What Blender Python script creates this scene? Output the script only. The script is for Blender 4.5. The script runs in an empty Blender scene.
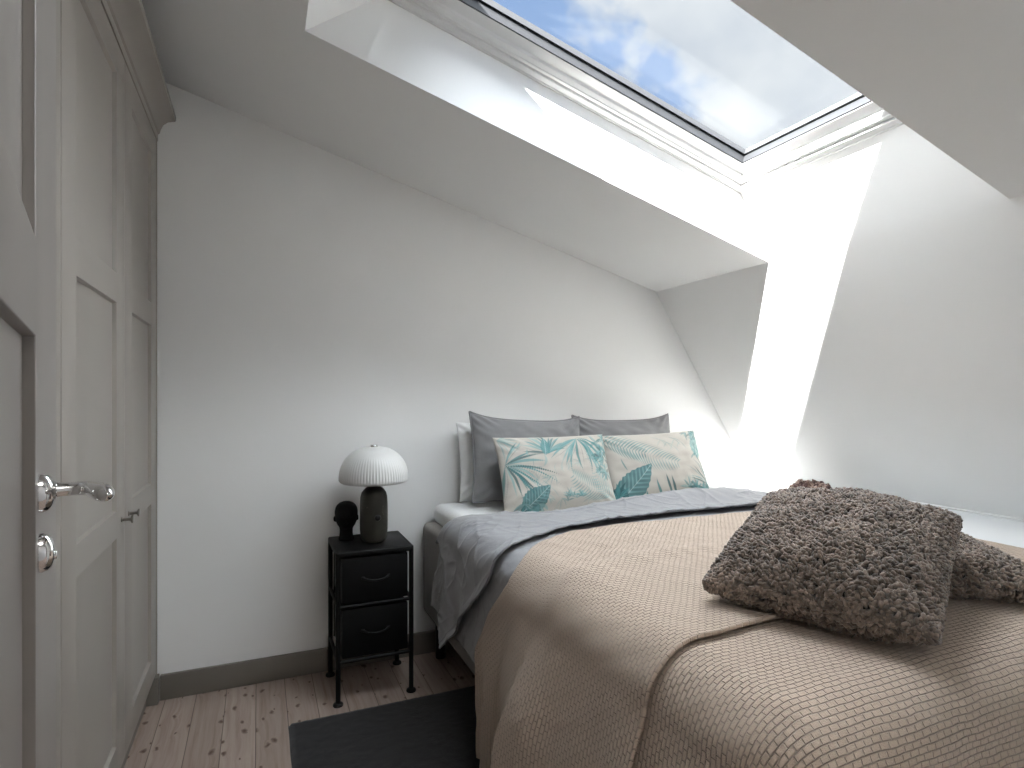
import bpy, bmesh, math, random
import numpy as np
from mathutils import Vector, Matrix, Euler
from mathutils import noise as mnoise

SC = bpy.context.scene
COL = SC.collection
PI = math.pi
rng = random.Random(7)

# ------------------------------------------------------------------ helpers
def lin(c):
    return tuple((v / 12.92 if v <= 0.04045 else ((v + 0.055) / 1.055) ** 2.4) for v in c)

def rgb(r, g, b):
    return lin((r / 255, g / 255, b / 255)) + (1.0,)

def link(name, me, mat=None, parent=None):
    o = bpy.data.objects.new(name, me)
    COL.objects.link(o)
    if mat is not None:
        for m in (mat if isinstance(mat, (list, tuple)) else [mat]):
            me.materials.append(m)
    if parent is not None:
        o.parent = parent
    return o

def tag(o, label=None, cat=None, group=None, kind=None):
    if label: o['label'] = label
    if cat: o['category'] = cat
    if group: o['group'] = group
    if kind: o['kind'] = kind
    return o

def empty(name, loc=(0, 0, 0), rz=0.0):
    o = bpy.data.objects.new(name, None)
    COL.objects.link(o)
    o.location = loc
    o.rotation_euler = (0, 0, rz)
    o.empty_display_size = 0.1
    return o

def from_bm(name, bm, mat=None, parent=None, smooth=False, autos=None):
    bmesh.ops.recalc_face_normals(bm, faces=bm.faces)
    me = bpy.data.meshes.new(name)
    bm.to_mesh(me)
    bm.free()
    if smooth:
        me.polygons.foreach_set('use_smooth', [True] * len(me.polygons))
        if autos is not None:
            me.set_sharp_from_angle(angle=math.radians(autos))
    return link(name, me, mat, parent)

def from_py(name, vs, fs, mat=None, parent=None, smooth=False, autos=None):
    me = bpy.data.meshes.new(name)
    me.from_pydata([tuple(v) for v in vs], [], fs)
    me.update()
    if smooth:
        me.polygons.foreach_set('use_smooth', [True] * len(me.polygons))
        if autos is not None:
            me.set_sharp_from_angle(angle=math.radians(autos))
    return link(name, me, mat, parent)

def bm_box(bm, lo, hi, bev=0.0, seg=2, mtx=None):
    vs = [bm.verts.new((x, y, z)) for x in (lo[0], hi[0]) for y in (lo[1], hi[1]) for z in (lo[2], hi[2])]
    idx = [(0, 1, 3, 2), (4, 6, 7, 5), (0, 4, 5, 1), (2, 3, 7, 6), (0, 2, 6, 4), (1, 5, 7, 3)]
    fs = [bm.faces.new([vs[i] for i in f]) for f in idx]
    allv = set(vs)
    if bev > 0:
        es = list({e for f in fs for e in f.edges})
        r = bmesh.ops.bevel(bm, geom=es, offset=bev, segments=seg, profile=0.5, affect='EDGES')
        allv = {v for v in r['verts']} | {v for v in vs if v.is_valid}
    if mtx is not None:
        for v in allv:
            if v.is_valid: v.co = mtx @ v.co
    return bm

def box(name, lo, hi, mat, parent=None, bev=0.003, seg=2):
    bm = bmesh.new()
    bm_box(bm, lo, hi, bev, seg)
    return from_bm(name, bm, mat, parent, smooth=bev > 0, autos=40)

def bm_lathe(bm, prof, n=48, centre=(0, 0, 0), ripple=None, cap=True):
    rings = []
    for k, (r, z) in enumerate(prof):
        ring = []
        for i in range(n):
            a = 2 * PI * i / n
            rr = r * (1 + (ripple(k, a) if ripple else 0))
            ring.append(bm.verts.new((centre[0] + rr * math.cos(a), centre[1] + rr * math.sin(a), centre[2] + z)))
        rings.append(ring)
    for a, b in zip(rings[:-1], rings[1:]):
        for i in range(n):
            bm.faces.new((a[i], a[(i + 1) % n], b[(i + 1) % n], b[i]))
    if cap:
        bm.faces.new(rings[0][::-1])
        bm.faces.new(rings[-1])
    return bm

def bm_tube(bm, pts, rad, n=10, cap=True, flat=1.0):
    """swept tube; rad is a number or a list"""
    pts = [Vector(p) for p in pts]
    rads = rad if isinstance(rad, (list, tuple)) else [rad] * len(pts)
    t0 = (pts[1] - pts[0]).normalized()
    up = Vector((0, 0, 1)) if abs(t0.z) < 0.9 else Vector((1, 0, 0))
    nrm = t0.cross(up).normalized()
    rings = []
    for i, p in enumerate(pts):
        a = pts[max(i - 1, 0)]; b = pts[min(i + 1, len(pts) - 1)]
        t = (b - a).normalized()
        nrm = (nrm - t * nrm.dot(t)).normalized()
        bn = t.cross(nrm)
        rings.append([bm.verts.new(p + (nrm * math.cos(2 * PI * k / n) + bn * math.sin(2 * PI * k / n) * flat) * rads[i]) for k in range(n)])
    for a, b in zip(rings[:-1], rings[1:]):
        for k in range(n):
            bm.faces.new((a[k], a[(k + 1) % n], b[(k + 1) % n], b[k]))
    if cap:
        bm.faces.new(rings[0][::-1]); bm.faces.new(rings[-1])
    return bm

def tube(name, pts, rad, mat, parent=None, n=12):
    bm = bmesh.new()
    bm_tube(bm, pts, rad, n)
    return from_bm(name, bm, mat, parent, smooth=True, autos=50)

def lathe(name, prof, mat, parent=None, n=48, centre=(0, 0, 0), ripple=None, autos=50):
    bm = bmesh.new()
    bm_lathe(bm, prof, n, centre, ripple)
    return from_bm(name, bm, mat, parent, smooth=True, autos=autos)

def grid_mesh(name, P, mat, parent=None, uv=None, close=False, smooth=True):
    """P: (na, nb, 3) array -> one smooth mesh with a metre-scaled UV map"""
    na, nb = P.shape[:2]
    me = bpy.data.meshes.new(name)
    vs = P.reshape(-1, 3)
    fs = []
    for i in range(na - 1):
        for j in range(nb - 1):
            fs.append((i * nb + j, (i + 1) * nb + j, (i + 1) * nb + j + 1, i * nb + j + 1))
    me.from_pydata(vs.tolist(), [], fs)
    if uv is not None:
        U = uv.reshape(-1, 2)
        lay = me.uv_layers.new(name='UVMap')
        li = np.empty(len(me.loops), dtype=np.int32)
        me.loops.foreach_get('vertex_index', li)
        lay.data.foreach_set('uv', U[li].ravel().astype(np.float32))
    me.polygons.foreach_set('use_smooth', [True] * len(me.polygons))
    me.update()
    return link(name, me, mat, parent)

def sstep(a, b, x):
    t = np.clip((np.asarray(x, float) - a) / (b - a), 0, 1)
    return t * t * (3 - 2 * t)

# ------------------------------------------------------------------ materials
def new_mat(name):
    m = bpy.data.materials.new(name)
    m.use_nodes = True
    nt = m.node_tree
    b = nt.nodes['Principled BSDF']
    return m, nt, b

def nd(nt, typ, **kw):
    n = nt.nodes.new(typ)
    for k, v in kw.items():
        if k.startswith('i_'):
            key = k[2:].replace('_', ' ')
            n.inputs[key].default_value = v
        else:
            setattr(n, k, v)
    return n

def mixrgb(nt, fac, a, b, blend='MIX'):
    m = nt.nodes.new('ShaderNodeMix'); m.data_type = 'RGBA'; m.blend_type = blend
    for sock, val in ((m.inputs[0], fac), (m.inputs[6], a), (m.inputs[7], b)):
        if hasattr(val, 'is_output') or isinstance(val, bpy.types.NodeSocket): nt.links.new(val, sock)
        else: sock.default_value = val
    return m.outputs[2]

def math_(nt, op, a, b=0.0, c=None, clamp=False):
    m = nt.nodes.new('ShaderNodeMath'); m.operation = op; m.use_clamp = clamp
    for s, v in zip(m.inputs, (a, b, c if c is not None else 0.0)):
        if isinstance(v, bpy.types.NodeSocket): nt.links.new(v, s)
        else: s.default_value = v
    return m.outputs[0]

def ramp(nt, fac, stops):
    r = nt.nodes.new('ShaderNodeValToRGB')
    cr = r.color_ramp
    while len(cr.elements) < len(stops): cr.elements.new(0.5)
    for e, (p, c) in zip(cr.elements, stops):
        e.position = p; e.color = c
    nt.links.new(fac, r.inputs[0])
    return r.outputs[0]

def simple(name, col, rough=0.6, metal=0.0, noise=0.0, nscale=30.0, bump=0.0, bscale=200.0, sheen=0.0, spec=0.5, coat=0.0):
    m, nt, b = new_mat(name)
    b.inputs['Roughness'].default_value = rough
    b.inputs['Metallic'].default_value = metal
    b.inputs['Specular IOR Level'].default_value = spec
    if coat: b.inputs['Coat Weight'].default_value = coat
    if sheen:
        b.inputs['Sheen Weight'].default_value = sheen
        b.inputs['Sheen Roughness'].default_value = 0.5
    tc = nd(nt, 'ShaderNodeTexCoord')
    if noise:
        n = nd(nt, 'ShaderNodeTexNoise', i_Scale=nscale, i_Detail=4.0)
        nt.links.new(tc.outputs['Object'], n.inputs['Vector'])
        lo = tuple(v * (1 - noise) for v in col[:3]) + (1,)
        hi = tuple(min(1, v * (1 + noise)) for v in col[:3]) + (1,)
        nt.links.new(ramp(nt, n.outputs['Fac'], [(0.3, lo), (0.7, hi)]), b.inputs['Base Color'])
    else:
        b.inputs['Base Color'].default_value = col
    if bump:
        n2 = nd(nt, 'ShaderNodeTexNoise', i_Scale=bscale, i_Detail=3.0)
        nt.links.new(tc.outputs['Object'], n2.inputs['Vector'])
        bp = nd(nt, 'ShaderNodeBump', i_Strength=bump, i_Distance=0.002)
        nt.links.new(n2.outputs['Fac'], bp.inputs['Height'])
        nt.links.new(bp.outputs['Normal'], b.inputs['Normal'])
    return m

M = {}
M['wall'] = simple('white_wall_paint', (0.875, 0.873, 0.865, 1), 0.85, noise=0.01, nscale=3, bump=0.06, bscale=180, spec=0.25)
M['ceil'] = simple('white_ceiling_paint', (0.86, 0.858, 0.85, 1), 0.9, noise=0.01, nscale=3, bump=0.05, bscale=180, spec=0.2)
M['wardrobe'] = simple('greige_cabinet_paint', (0.29, 0.265, 0.237, 1), 0.42, noise=0.02, nscale=8, bump=0.03, bscale=150, spec=0.4)
M['doorpaint'] = simple('greige_door_paint', (0.215, 0.197, 0.182, 1), 0.38, noise=0.02, nscale=6, bump=0.03, bscale=120, spec=0.45)
M['base'] = simple('taupe_baseboard_paint', (0.19, 0.172, 0.15, 1), 0.5, noise=0.03, nscale=9)
M['ledge'] = simple('white_ledge_paint', (0.80, 0.81, 0.82, 1), 0.6, noise=0.01, nscale=4, spec=0.3)
M['landing'] = simple('grey_landing_paint', (0.38, 0.37, 0.36, 1), 0.85, noise=0.02, nscale=3)
M['chrome'] = simple('polished_chrome', (0.78, 0.78, 0.78, 1), 0.08, metal=1.0, noise=0.02, nscale=20)
M['nickel'] = simple('aged_nickel', (0.30, 0.285, 0.26, 1), 0.32, metal=1.0, noise=0.05, nscale=40)
M['black'] = simple('black_steel', (0.0045, 0.0045, 0.0045, 1), 0.5, noise=0.15, nscale=40, bump=0.05, spec=0.22)
M['blackdrawer'] = simple('black_drawer_front', (0.004, 0.004, 0.0042, 1), 0.6, noise=0.15, nscale=25, bump=0.08, bscale=90, spec=0.2)
M['matteblack'] = simple('matte_black_plaster', (0.006, 0.006, 0.006, 1), 0.75, noise=0.1, nscale=30, bump=0.1, bscale=120, spec=0.2)
M['winwhite'] = simple('white_window_lacquer', (0.70, 0.70, 0.695, 1), 0.35, noise=0.01, nscale=10, spec=0.4)
M['gasket'] = simple('dark_rubber_gasket', (0.02, 0.021, 0.024, 1), 0.6, noise=0.1, nscale=50)
M['spacer'] = simple('grey_glazing_spacer', (0.028, 0.029, 0.032, 1), 0.6, metal=0.0, noise=0.05, nscale=50)
M['boxbase'] = simple('taupe_bed_fabric', (0.225, 0.205, 0.185, 1), 0.95, noise=0.12, nscale=260, bump=0.5, bscale=900, sheen=0.2)
M['bedleg'] = simple('dark_steel_leg', (0.02, 0.02, 0.021, 1), 0.35, metal=0.6, noise=0.05)
M['linenwhite'] = simple('white_cotton', (0.82, 0.82, 0.815, 1), 0.95, noise=0.02, nscale=40, bump=0.25, bscale=500, sheen=0.1)

def cotton(name, col, wr=0.6):
    m, nt, b = new_mat(name)
    b.inputs['Roughness'].default_value = 0.85
    b.inputs['Sheen Weight'].default_value = 0.15
    tc = nd(nt, 'ShaderNodeTexCoord')
    n = nd(nt, 'ShaderNodeTexNoise', i_Scale=5.0, i_Detail=5.0, i_Distortion=1.2)
    nt.links.new(tc.outputs['Object'], n.inputs['Vector'])
    n2 = nd(nt, 'ShaderNodeTexNoise', i_Scale=700.0, i_Detail=2.0)
    nt.links.new(tc.outputs['Object'], n2.inputs['Vector'])
    c0 = tuple(v * 0.93 for v in col[:3]) + (1,); c1 = tuple(v * 1.06 for v in col[:3]) + (1,)
    nt.links.new(ramp(nt, n2.outputs['Fac'], [(0.3, c0), (0.7, c1)]), b.inputs['Base Color'])
    mu = math_(nt, 'MULTIPLY', n2.outputs['Fac'], 0.03)
    ad = math_(nt, 'ADD', mu, n.outputs['Fac'])
    bp = nd(nt, 'ShaderNodeBump', i_Strength=wr, i_Distance=0.012)
    nt.links.new(ad, bp.inputs['Height'])
    nt.links.new(bp.outputs['Normal'], b.inputs['Normal'])
    return m

M['grey'] = cotton('grey_cotton_percale', (0.30, 0.302, 0.316, 1), 0.8)
M['greypillow'] = cotton('grey_pillow_cotton', (0.225, 0.222, 0.228, 1), 0.6)

def quilt(name, col):
    m, nt, b = new_mat(name)
    b.inputs['Roughness'].default_value = 0.9
    b.inputs['Sheen Weight'].default_value = 0.15
    uv = nd(nt, 'ShaderNodeUVMap'); uv.uv_map = 'UVMap'
    nz = nd(nt, 'ShaderNodeTexNoise', i_Scale=14.0, i_Detail=2.0)
    nt.links.new(uv.outputs['UV'], nz.inputs['Vector'])
    add = nd(nt, 'ShaderNodeMixRGB', blend_type='LINEAR_LIGHT', i_Fac=0.004)
    nt.links.new(uv.outputs['UV'], add.inputs[1]); nt.links.new(nz.outputs['Color'], add.inputs[2])
    br = nd(nt, 'ShaderNodeTexBrick', offset=0.5, squash=1.0)
    br.inputs['Color1'].default_value = (1, 1, 1, 1); br.inputs['Color2'].default_value = (0.86, 0.86, 0.86, 1)
    br.inputs['Mortar'].default_value = (0, 0, 0, 1)
    br.inputs['Scale'].default_value = 1.0
    br.inputs['Mortar Size'].default_value = 0.0016
    br.inputs['Mortar Smooth'].default_value = 1.0
    br.inputs['Brick Width'].default_value = 0.019
    br.inputs['Row Height'].default_value = 0.0105
    nt.links.new(add.outputs[0], br.inputs['Vector'])
    fine = nd(nt, 'ShaderNodeTexNoise', i_Scale=420.0, i_Detail=2.0)
    nt.links.new(uv.outputs['UV'], fine.inputs['Vector'])
    hgt = math_(nt, 'ADD', br.outputs['Color'], math_(nt, 'MULTIPLY', fine.outputs['Fac'], 0.35))
    bp = nd(nt, 'ShaderNodeBump', i_Strength=1.0, i_Distance=0.005)
    nt.links.new(hgt, bp.inputs['Height'])
    nt.links.new(bp.outputs['Normal'], b.inputs['Normal'])
    stitch_shade = tuple(v * 0.80 for v in col[:3]) + (1,)  # stitch lines darkened: depth shade of the quilting grooves put into the colour
    nt.links.new(mixrgb(nt, br.outputs['Fac'], col, stitch_shade), b.inputs['Base Color'])
    return m
M['quilt'] = quilt('beige_quilted_cotton', (0.60, 0.478, 0.385, 1))

def floor_mat():
    m, nt, b = new_mat('white_oiled_pine_boards')
    b.inputs['Roughness'].default_value = 0.55
    b.inputs['Specular IOR Level'].default_value = 0.35
    W = 0.1095
    tc = nd(nt, 'ShaderNodeTexCoord')
    sp = nd(nt, 'ShaderNodeSeparateXYZ'); nt.links.new(tc.outputs['Object'], sp.inputs[0])
    xs = math_(nt, 'DIVIDE', math_(nt, 'ADD', sp.outputs[0], 0.011 + 20 * W), W)
    idx = math_(nt, 'FLOOR', xs); fr = math_(nt, 'FRACT', xs)
    wn = nd(nt, 'ShaderNodeTexWhiteNoise', noise_dimensions='1D'); nt.links.new(idx, wn.inputs['W'])
    off = math_(nt, 'MULTIPLY', wn.outputs['Value'], 37.0)
    cb = nd(nt, 'ShaderNodeCombineXYZ')
    nt.links.new(math_(nt, 'ADD', sp.outputs[0], off), cb.inputs[0])
    nt.links.new(math_(nt, 'ADD', sp.outputs[1], off), cb.inputs[1])
    # knots: a few dark ellipses on each board
    mp = nd(nt, 'ShaderNodeMapping'); mp.inputs['Scale'].default_value = (17.0, 10.0, 1)
    dn_ = nd(nt, 'ShaderNodeTexNoise', i_Scale=30.0, i_Detail=2.0)
    nt.links.new(cb.outputs[0], dn_.inputs['Vector'])
    ds = nd(nt, 'ShaderNodeMixRGB', blend_type='LINEAR_LIGHT', i_Fac=0.012)
    nt.links.new(cb.outputs[0], ds.inputs[1]); nt.links.new(dn_.outputs['Color'], ds.inputs[2])
    nt.links.new(ds.outputs[0], mp.inputs[0])
    vo = nd(nt, 'ShaderNodeTexVoronoi', voronoi_dimensions='2D', i_Scale=1.0, i_Randomness=1.0)
    nt.links.new(mp.outputs[0], vo.inputs['Vector'])
    spc = nd(nt, 'ShaderNodeSeparateColor'); nt.links.new(vo.outputs['Color'], spc.inputs[0])
    keep = math_(nt, 'GREATER_THAN', spc.outputs[0], 0.30)
    rad = math_(nt, 'MULTIPLY_ADD', math_(nt, 'POWER', spc.outputs[1], 2.0), 0.17, 0.065)
    kd = math_(nt, 'DIVIDE', vo.outputs['Distance'], rad)
    knot = math_(nt, 'MULTIPLY', math_(nt, 'SUBTRACT', 1.0, math_(nt, 'POWER', math_(nt, 'MINIMUM', kd, 1.0), 2.0)), keep)
    # grain lines bending round the knots
    bend = math_(nt, 'MULTIPLY', math_(nt, 'POWER', 2.718, math_(nt, 'MULTIPLY', vo.outputs['Distance'], -5.0)), math_(nt, 'MULTIPLY', keep, 0.02))
    cb2 = nd(nt, 'ShaderNodeCombineXYZ')
    nt.links.new(math_(nt, 'MULTIPLY', math_(nt, 'ADD', math_(nt, 'ADD', sp.outputs[0], off), bend), 62.0), cb2.inputs[0])
    nt.links.new(math_(nt, 'MULTIPLY', math_(nt, 'ADD', sp.outputs[1], off), 2.2), cb2.inputs[1])
    gn = nd(nt, 'ShaderNodeTexNoise', i_Scale=1.0, i_Detail=5.0, i_Roughness=0.6)
    nt.links.new(cb2.outputs[0], gn.inputs['Vector'])
    col = ramp(nt, gn.outputs['Fac'], [(0.25, (0.27, 0.195, 0.16, 1)), (0.5, (0.37, 0.295, 0.255, 1)), (0.75, (0.43, 0.36, 0.315, 1))])
    tint = mixrgb(nt, wn.outputs['Value'], (0.90, 0.88, 0.86, 1), (1.05, 1.04, 1.03, 1))
    col = mixrgb(nt, 1.0, col, tint, 'MULTIPLY')
    col = mixrgb(nt, math_(nt, 'MULTIPLY', knot, 0.95, clamp=True), col, (0.085, 0.043, 0.030, 1))
    edge = math_(nt, 'MINIMUM', fr, math_(nt, 'SUBTRACT', 1.0, fr))
    gap = math_(nt, 'SUBTRACT', 1.0, math_(nt, 'DIVIDE', edge, 0.018, clamp=True))
    col = mixrgb(nt, math_(nt, 'MULTIPLY', gap, 0.9), col, (0.05, 0.03, 0.022, 1))
    nt.links.new(col, b.inputs['Base Color'])
    bp = nd(nt, 'ShaderNodeBump', i_Strength=0.5, i_Distance=0.003)
    hh = math_(nt, 'ADD', math_(nt, 'MULTIPLY', gap, -1.0), math_(nt, 'MULTIPLY', gn.outputs['Fac'], 0.12))
    nt.links.new(hh, bp.inputs['Height']); nt.links.new(bp.outputs['Normal'], b.inputs['Normal'])
    return m
M['floor'] = floor_mat()

def rug_mat():
    m, nt, b = new_mat('charcoal_pile')
    b.inputs['Roughness'].default_value = 1.0
    b.inputs['Specular IOR Level'].default_value = 0.1
    b.inputs['Sheen Weight'].default_value = 0.25
    b.inputs['Sheen Roughness'].default_value = 0.5
    tc = nd(nt, 'ShaderNodeTexCoord')
    n = nd(nt, 'ShaderNodeTexNoise', i_Scale=9.0, i_Detail=6.0, i_Roughness=0.7)
    n2 = nd(nt, 'ShaderNodeTexNoise', i_Scale=350.0, i_Detail=3.0)
    for q in (n, n2): nt.links.new(tc.outputs['Object'], q.inputs['Vector'])
    s = math_(nt, 'ADD', math_(nt, 'MULTIPLY', n.outputs['Fac'], 0.6), math_(nt, 'MULTIPLY', n2.outputs['Fac'], 0.5))
    nt.links.new(ramp(nt, s, [(0.3, (0.005, 0.005, 0.0053, 1)), (0.8, (0.019, 0.0185, 0.020, 1))]), b.inputs['Base Color'])
    bp = nd(nt, 'ShaderNodeBump', i_Strength=0.8, i_Distance=0.006)
    nt.links.new(s, bp.inputs['Height']); nt.links.new(bp.outputs['Normal'], b.inputs['Normal'])
    return m
M['rug'] = rug_mat()

def marble():
    m, nt, b = new_mat('dark_green_marble')
    b.inputs['Roughness'].default_value = 0.4
    tc = nd(nt, 'ShaderNodeTexCoord')
    n = nd(nt, 'ShaderNodeTexNoise', i_Scale=9.0, i_Detail=6.0)
    nt.links.new(tc.outputs['Object'], n.inputs['Vector'])
    w = nd(nt, 'ShaderNodeTexNoise', i_Scale=6.5, i_Detail=2.0, i_Distortion=2.0)
    nt.links.new(tc.outputs['Object'], w.inputs['Vector'])
    v = math_(nt, 'ABSOLUTE', math_(nt, 'SUBTRACT', w.outputs['Fac'], 0.62))
    v = math_(nt, 'SUBTRACT', 1.0, math_(nt, 'DIVIDE', v, 0.006, clamp=True))
    c = ramp(nt, n.outputs['Fac'], [(0.3, (0.028, 0.027, 0.021, 1)), (0.7, (0.05, 0.048, 0.038, 1))])
    nt.links.new(mixrgb(nt, math_(nt, 'MULTIPLY', v, 0.55), c, (0.25, 0.24, 0.21, 1)), b.inputs['Base Color'])
    return m
M['marble'] = marble()

def opal():
    m, nt, b = new_mat('opal_white_glass')
    b.inputs['Base Color'].default_value = (0.84, 0.84, 0.83, 1)
    b.inputs['Roughness'].default_value = 0.28
    b.inputs['Subsurface Weight'].default_value = 0.25
    b.inputs['Subsurface Radius'].default_value = (0.03, 0.03, 0.03)
    n = nd(nt, 'ShaderNodeTexNoise', i_Scale=4.0)
    tc = nd(nt, 'ShaderNodeTexCoord'); nt.links.new(tc.outputs['Object'], n.inputs['Vector'])
    nt.links.new(ramp(nt, n.outputs['Fac'], [(0.3, (0.70, 0.70, 0.69, 1)), (0.7, (0.73, 0.73, 0.725, 1))]), b.inputs['Base Color'])
    return m
M['opal'] = opal()

def glass():
    m = bpy.data.materials.new('clear_window_glass'); m.use_nodes = True
    nt = m.node_tree; nt.nodes.clear()
    out = nd(nt, 'ShaderNodeOutputMaterial')
    tr = nd(nt, 'ShaderNodeBsdfTransparent'); tr.inputs[0].default_value = (0.97, 0.985, 0.985, 1)
    gl = nd(nt, 'ShaderNodeBsdfGlossy'); gl.inputs['Roughness'].default_value = 0.0
    ge = nd(nt, 'ShaderNodeNewGeometry')
    dt = nd(nt, 'ShaderNodeVectorMath', operation='DOT_PRODUCT')
    nt.links.new(ge.outputs['Normal'], dt.inputs[0]); nt.links.new(ge.outputs['Incoming'], dt.inputs[1])
    sch = math_(nt, 'POWER', math_(nt, 'SUBTRACT', 1.0, math_(nt, 'ABSOLUTE', dt.outputs['Value']), clamp=True), 5.0)
    fres = math_(nt, 'MULTIPLY_ADD', sch, 0.45, 0.008)
    mx = nd(nt, 'ShaderNodeMixShader')
    nt.links.new(fres, mx.inputs[0]); nt.links.new(tr.outputs[0], mx.inputs[1]); nt.links.new(gl.outputs[0], mx.inputs[2])
    nt.links.new(mx.outputs[0], out.inputs[0])
    return m
M['glass'] = glass()

def attr_mat(name, rough=0.9, sheen=0.2, bump=0.3, bscale=600, dist=0.002):
    m, nt, b = new_mat(name)
    at = nd(nt, 'ShaderNodeAttribute'); at.attribute_name = 'print'
    tc = nd(nt, 'ShaderNodeTexCoord')
    n = nd(nt, 'ShaderNodeTexNoise', i_Scale=bscale, i_Detail=2.0)
    nt.links.new(tc.outputs['Object'], n.inputs['Vector'])
    nt.links.new(mixrgb(nt, 0.25, at.outputs['Color'], ramp(nt, n.outputs['Fac'], [(0.3, (0.8, 0.8, 0.8, 1)), (0.7, (1, 1, 1, 1))]), 'MULTIPLY'), b.inputs['Base Color'])
    b.inputs['Roughness'].default_value = rough
    b.inputs['Sheen Weight'].default_value = sheen
    bp = nd(nt, 'ShaderNodeBump', i_Strength=bump, i_Distance=dist)
    nt.links.new(n.outputs['Fac'], bp.inputs['Height']); nt.links.new(bp.outputs['Normal'], b.inputs['Normal'])
    return m
M['floral'] = attr_mat('leaf_printed_linen')
M['fleece'] = attr_mat('curly_brown_sheepskin', rough=0.6, sheen=0.3, bump=0.4, bscale=900, dist=0.002)
M['petal'] = attr_mat('dried_petals', rough=0.9, sheen=0.1, bump=0.2, bscale=300)

# ------------------------------------------------------------------ room shape
YB = 2.68            # back wall
YF = 0.18            # wall the camera stands in (doorway)
XW = -0.37           # wardrobe front
XL = -0.99           # wall behind the wardrobe
KX, KZ = 2.03, 1.78  # knee between flat and steep roof slope
G = 0.2807           # gentle slope
ST = 1.543           # steep slope
LZ, LX = 0.715, 2.215 # ledge height and front
SX = KX + (KZ - LZ) / ST   # where the steep slope meets the ledge
NA = math.atan(G)
NX, NZ = math.sin(NA), math.cos(NA)
def cz(x): return KZ + G * (KX - x)
def R(xc, v, n): return Vector((xc + n * NX, v, cz(xc) + n * NZ))

# opening of the skylight well
HY0, HY1 = 1.004, 1.891
HX = 0.1287
FN = 0.225
FX0, FX1 = 0.300, 1.808    # frame plane, in ceiling-foot x
FY0, FY1 = 1.050, 1.891

def poly(name, faces, mat, label, cat):
    vs, fs, seen = [], [], {}
    for f in faces:
        ids = []
        for p in f:
            k = tuple(round(c, 5) for c in p)
            if k not in seen:
                seen[k] = len(vs); vs.append(k)
            ids.append(seen[k])
        fs.append(ids)
    o = from_py(name, vs, fs, mat)
    tag(o, label, cat, kind='structure')
    return o

# floor with a thickness
fl = box('floor', (XL - 0.1, -1.6, -0.06), (SX + 0.3, YB + 0.1, 0.0), M['floor'], bev=0)
tag(fl, 'pale whitewashed pine board floor with dark knots', 'floor', kind='structure')

# back wall, thick, gable shaped
gy = [(XL - 0.1, 0), (SX + 0.4, 0), (SX + 0.02, LZ - 0.03), (KX, KZ), (XL - 0.1, cz(XL - 0.1))]
front = [(x, YB, z) for x, z in gy]; back = [(x, YB + 0.1, z) for x, z in gy]
faces = [front, back[::-1]] + [[front[i], front[(i + 1) % 5], back[(i + 1) % 5], back[i]] for i in range(5)]
poly('wall_back', faces, M['wall'], 'white wall behind the bed head under the sloping ceiling', 'wall')

poly('wall_left', [[(XL, YF, 0), (XL, YB, 0), (XL, YB, cz(XL)), (XL, YF, cz(XL))],
                   [(XL - .1, YF, 0), (XL - .1, YB, 0), (XL - .1, YB, cz(XL)), (XL - .1, YF, cz(XL))]],
     M['wall'], 'white wall hidden behind the wardrobe', 'wall')

# front wall: the camera looks in through its doorway
DX0, DX1, DH = -0.10, 0.80, 2.06
def fw(y):
    return [[(XL, y, 0), (DX0, y, 0), (DX0, y, DH), (DX0, y, cz(DX0)), (XL, y, cz(XL))],
            [(DX1, y, 0), (SX + .3, y, 0), (SX + .02, y, LZ - .05), (KX, y, KZ), (DX1, y, cz(DX1)), (DX1, y, DH)],
            [(DX0, y, DH), (DX1, y, DH), (DX1, y, cz(DX1)), (DX0, y, cz(DX0))]]
faces = fw(YF) + fw(YF - 0.1)
faces += [[(DX0, YF, 0), (DX0, YF - .1, 0), (DX0, YF - .1, DH), (DX0, YF, DH)],
          [(DX1, YF, 0), (DX1, YF - .1, 0), (DX1, YF - .1, DH), (DX1, YF, DH)],
          [(DX0, YF, DH), (DX1, YF, DH), (DX1, YF - .1, DH), (DX0, YF - .1, DH)]]
poly('wall_front', faces, M['wall'], 'white wall with the doorway the room is seen through', 'wall')

# sloping ceiling with the skylight well
C = lambda x, y: (x, y, cz(x))
fr00, fr01 = R(FX0, FY0, FN), R(FX0, FY1, FN)
fr10, fr11 = R(FX1, FY0, FN), R(FX1, FY1, FN)
K0, K1 = (KX, HY0, KZ), (KX, HY1, KZ)
H0, H1 = C(HX, HY0), C(HX, HY1)
lowl = (KX - 0.185, HY0, KZ + ST * 0.185), (KX - 0.185, HY1, KZ + ST * 0.185)
faces = [[C(XL - .1, YF - .1), C(HX, YF - .1), H0, C(XL - .1, HY0)],
         [C(HX, YF - .1), C(KX, YF - .1), K0, H0],
         [C(XL - .1, HY0), H0, H1, C(XL - .1, HY1)],
         [C(XL - .1, HY1), H1, C(HX, YB + .02), C(XL - .1, YB + .02)],
         [H1, K1, C(KX, YB + .02), C(HX, YB + .02)],
         [H1, K1, tuple(fr11), tuple(fr01)],          # far reveal
         [H0, K0, tuple(fr10), tuple(fr00)],          # near reveal
         [H0, H1, tuple(fr01), tuple(fr00)]]          # top reveal
poly('ceiling', faces, M['ceil'], 'white sloping ceiling with a deep skylight well cut through it', 'ceiling')

# steep slope on the right, running up into the skylight well
S = lambda x, y: (x, y, KZ + ST * (KX - x))
faces = [[S(KX, YF - .1), S(SX + .02, YF - .1), S(SX + .02, HY0), K0],
         [K0, S(SX + .02, HY0), S(SX + .02, HY1), K1],
         [K1, S(SX + .02, HY1), S(SX + .02, YB + .02), S(KX, YB + .02)],
         [K0, K1, tuple(fr11), tuple(fr10)]]
poly('wall_right', faces, M['wall'], 'white steeply sloping wall beside the bed below the skylight', 'wall')

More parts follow.
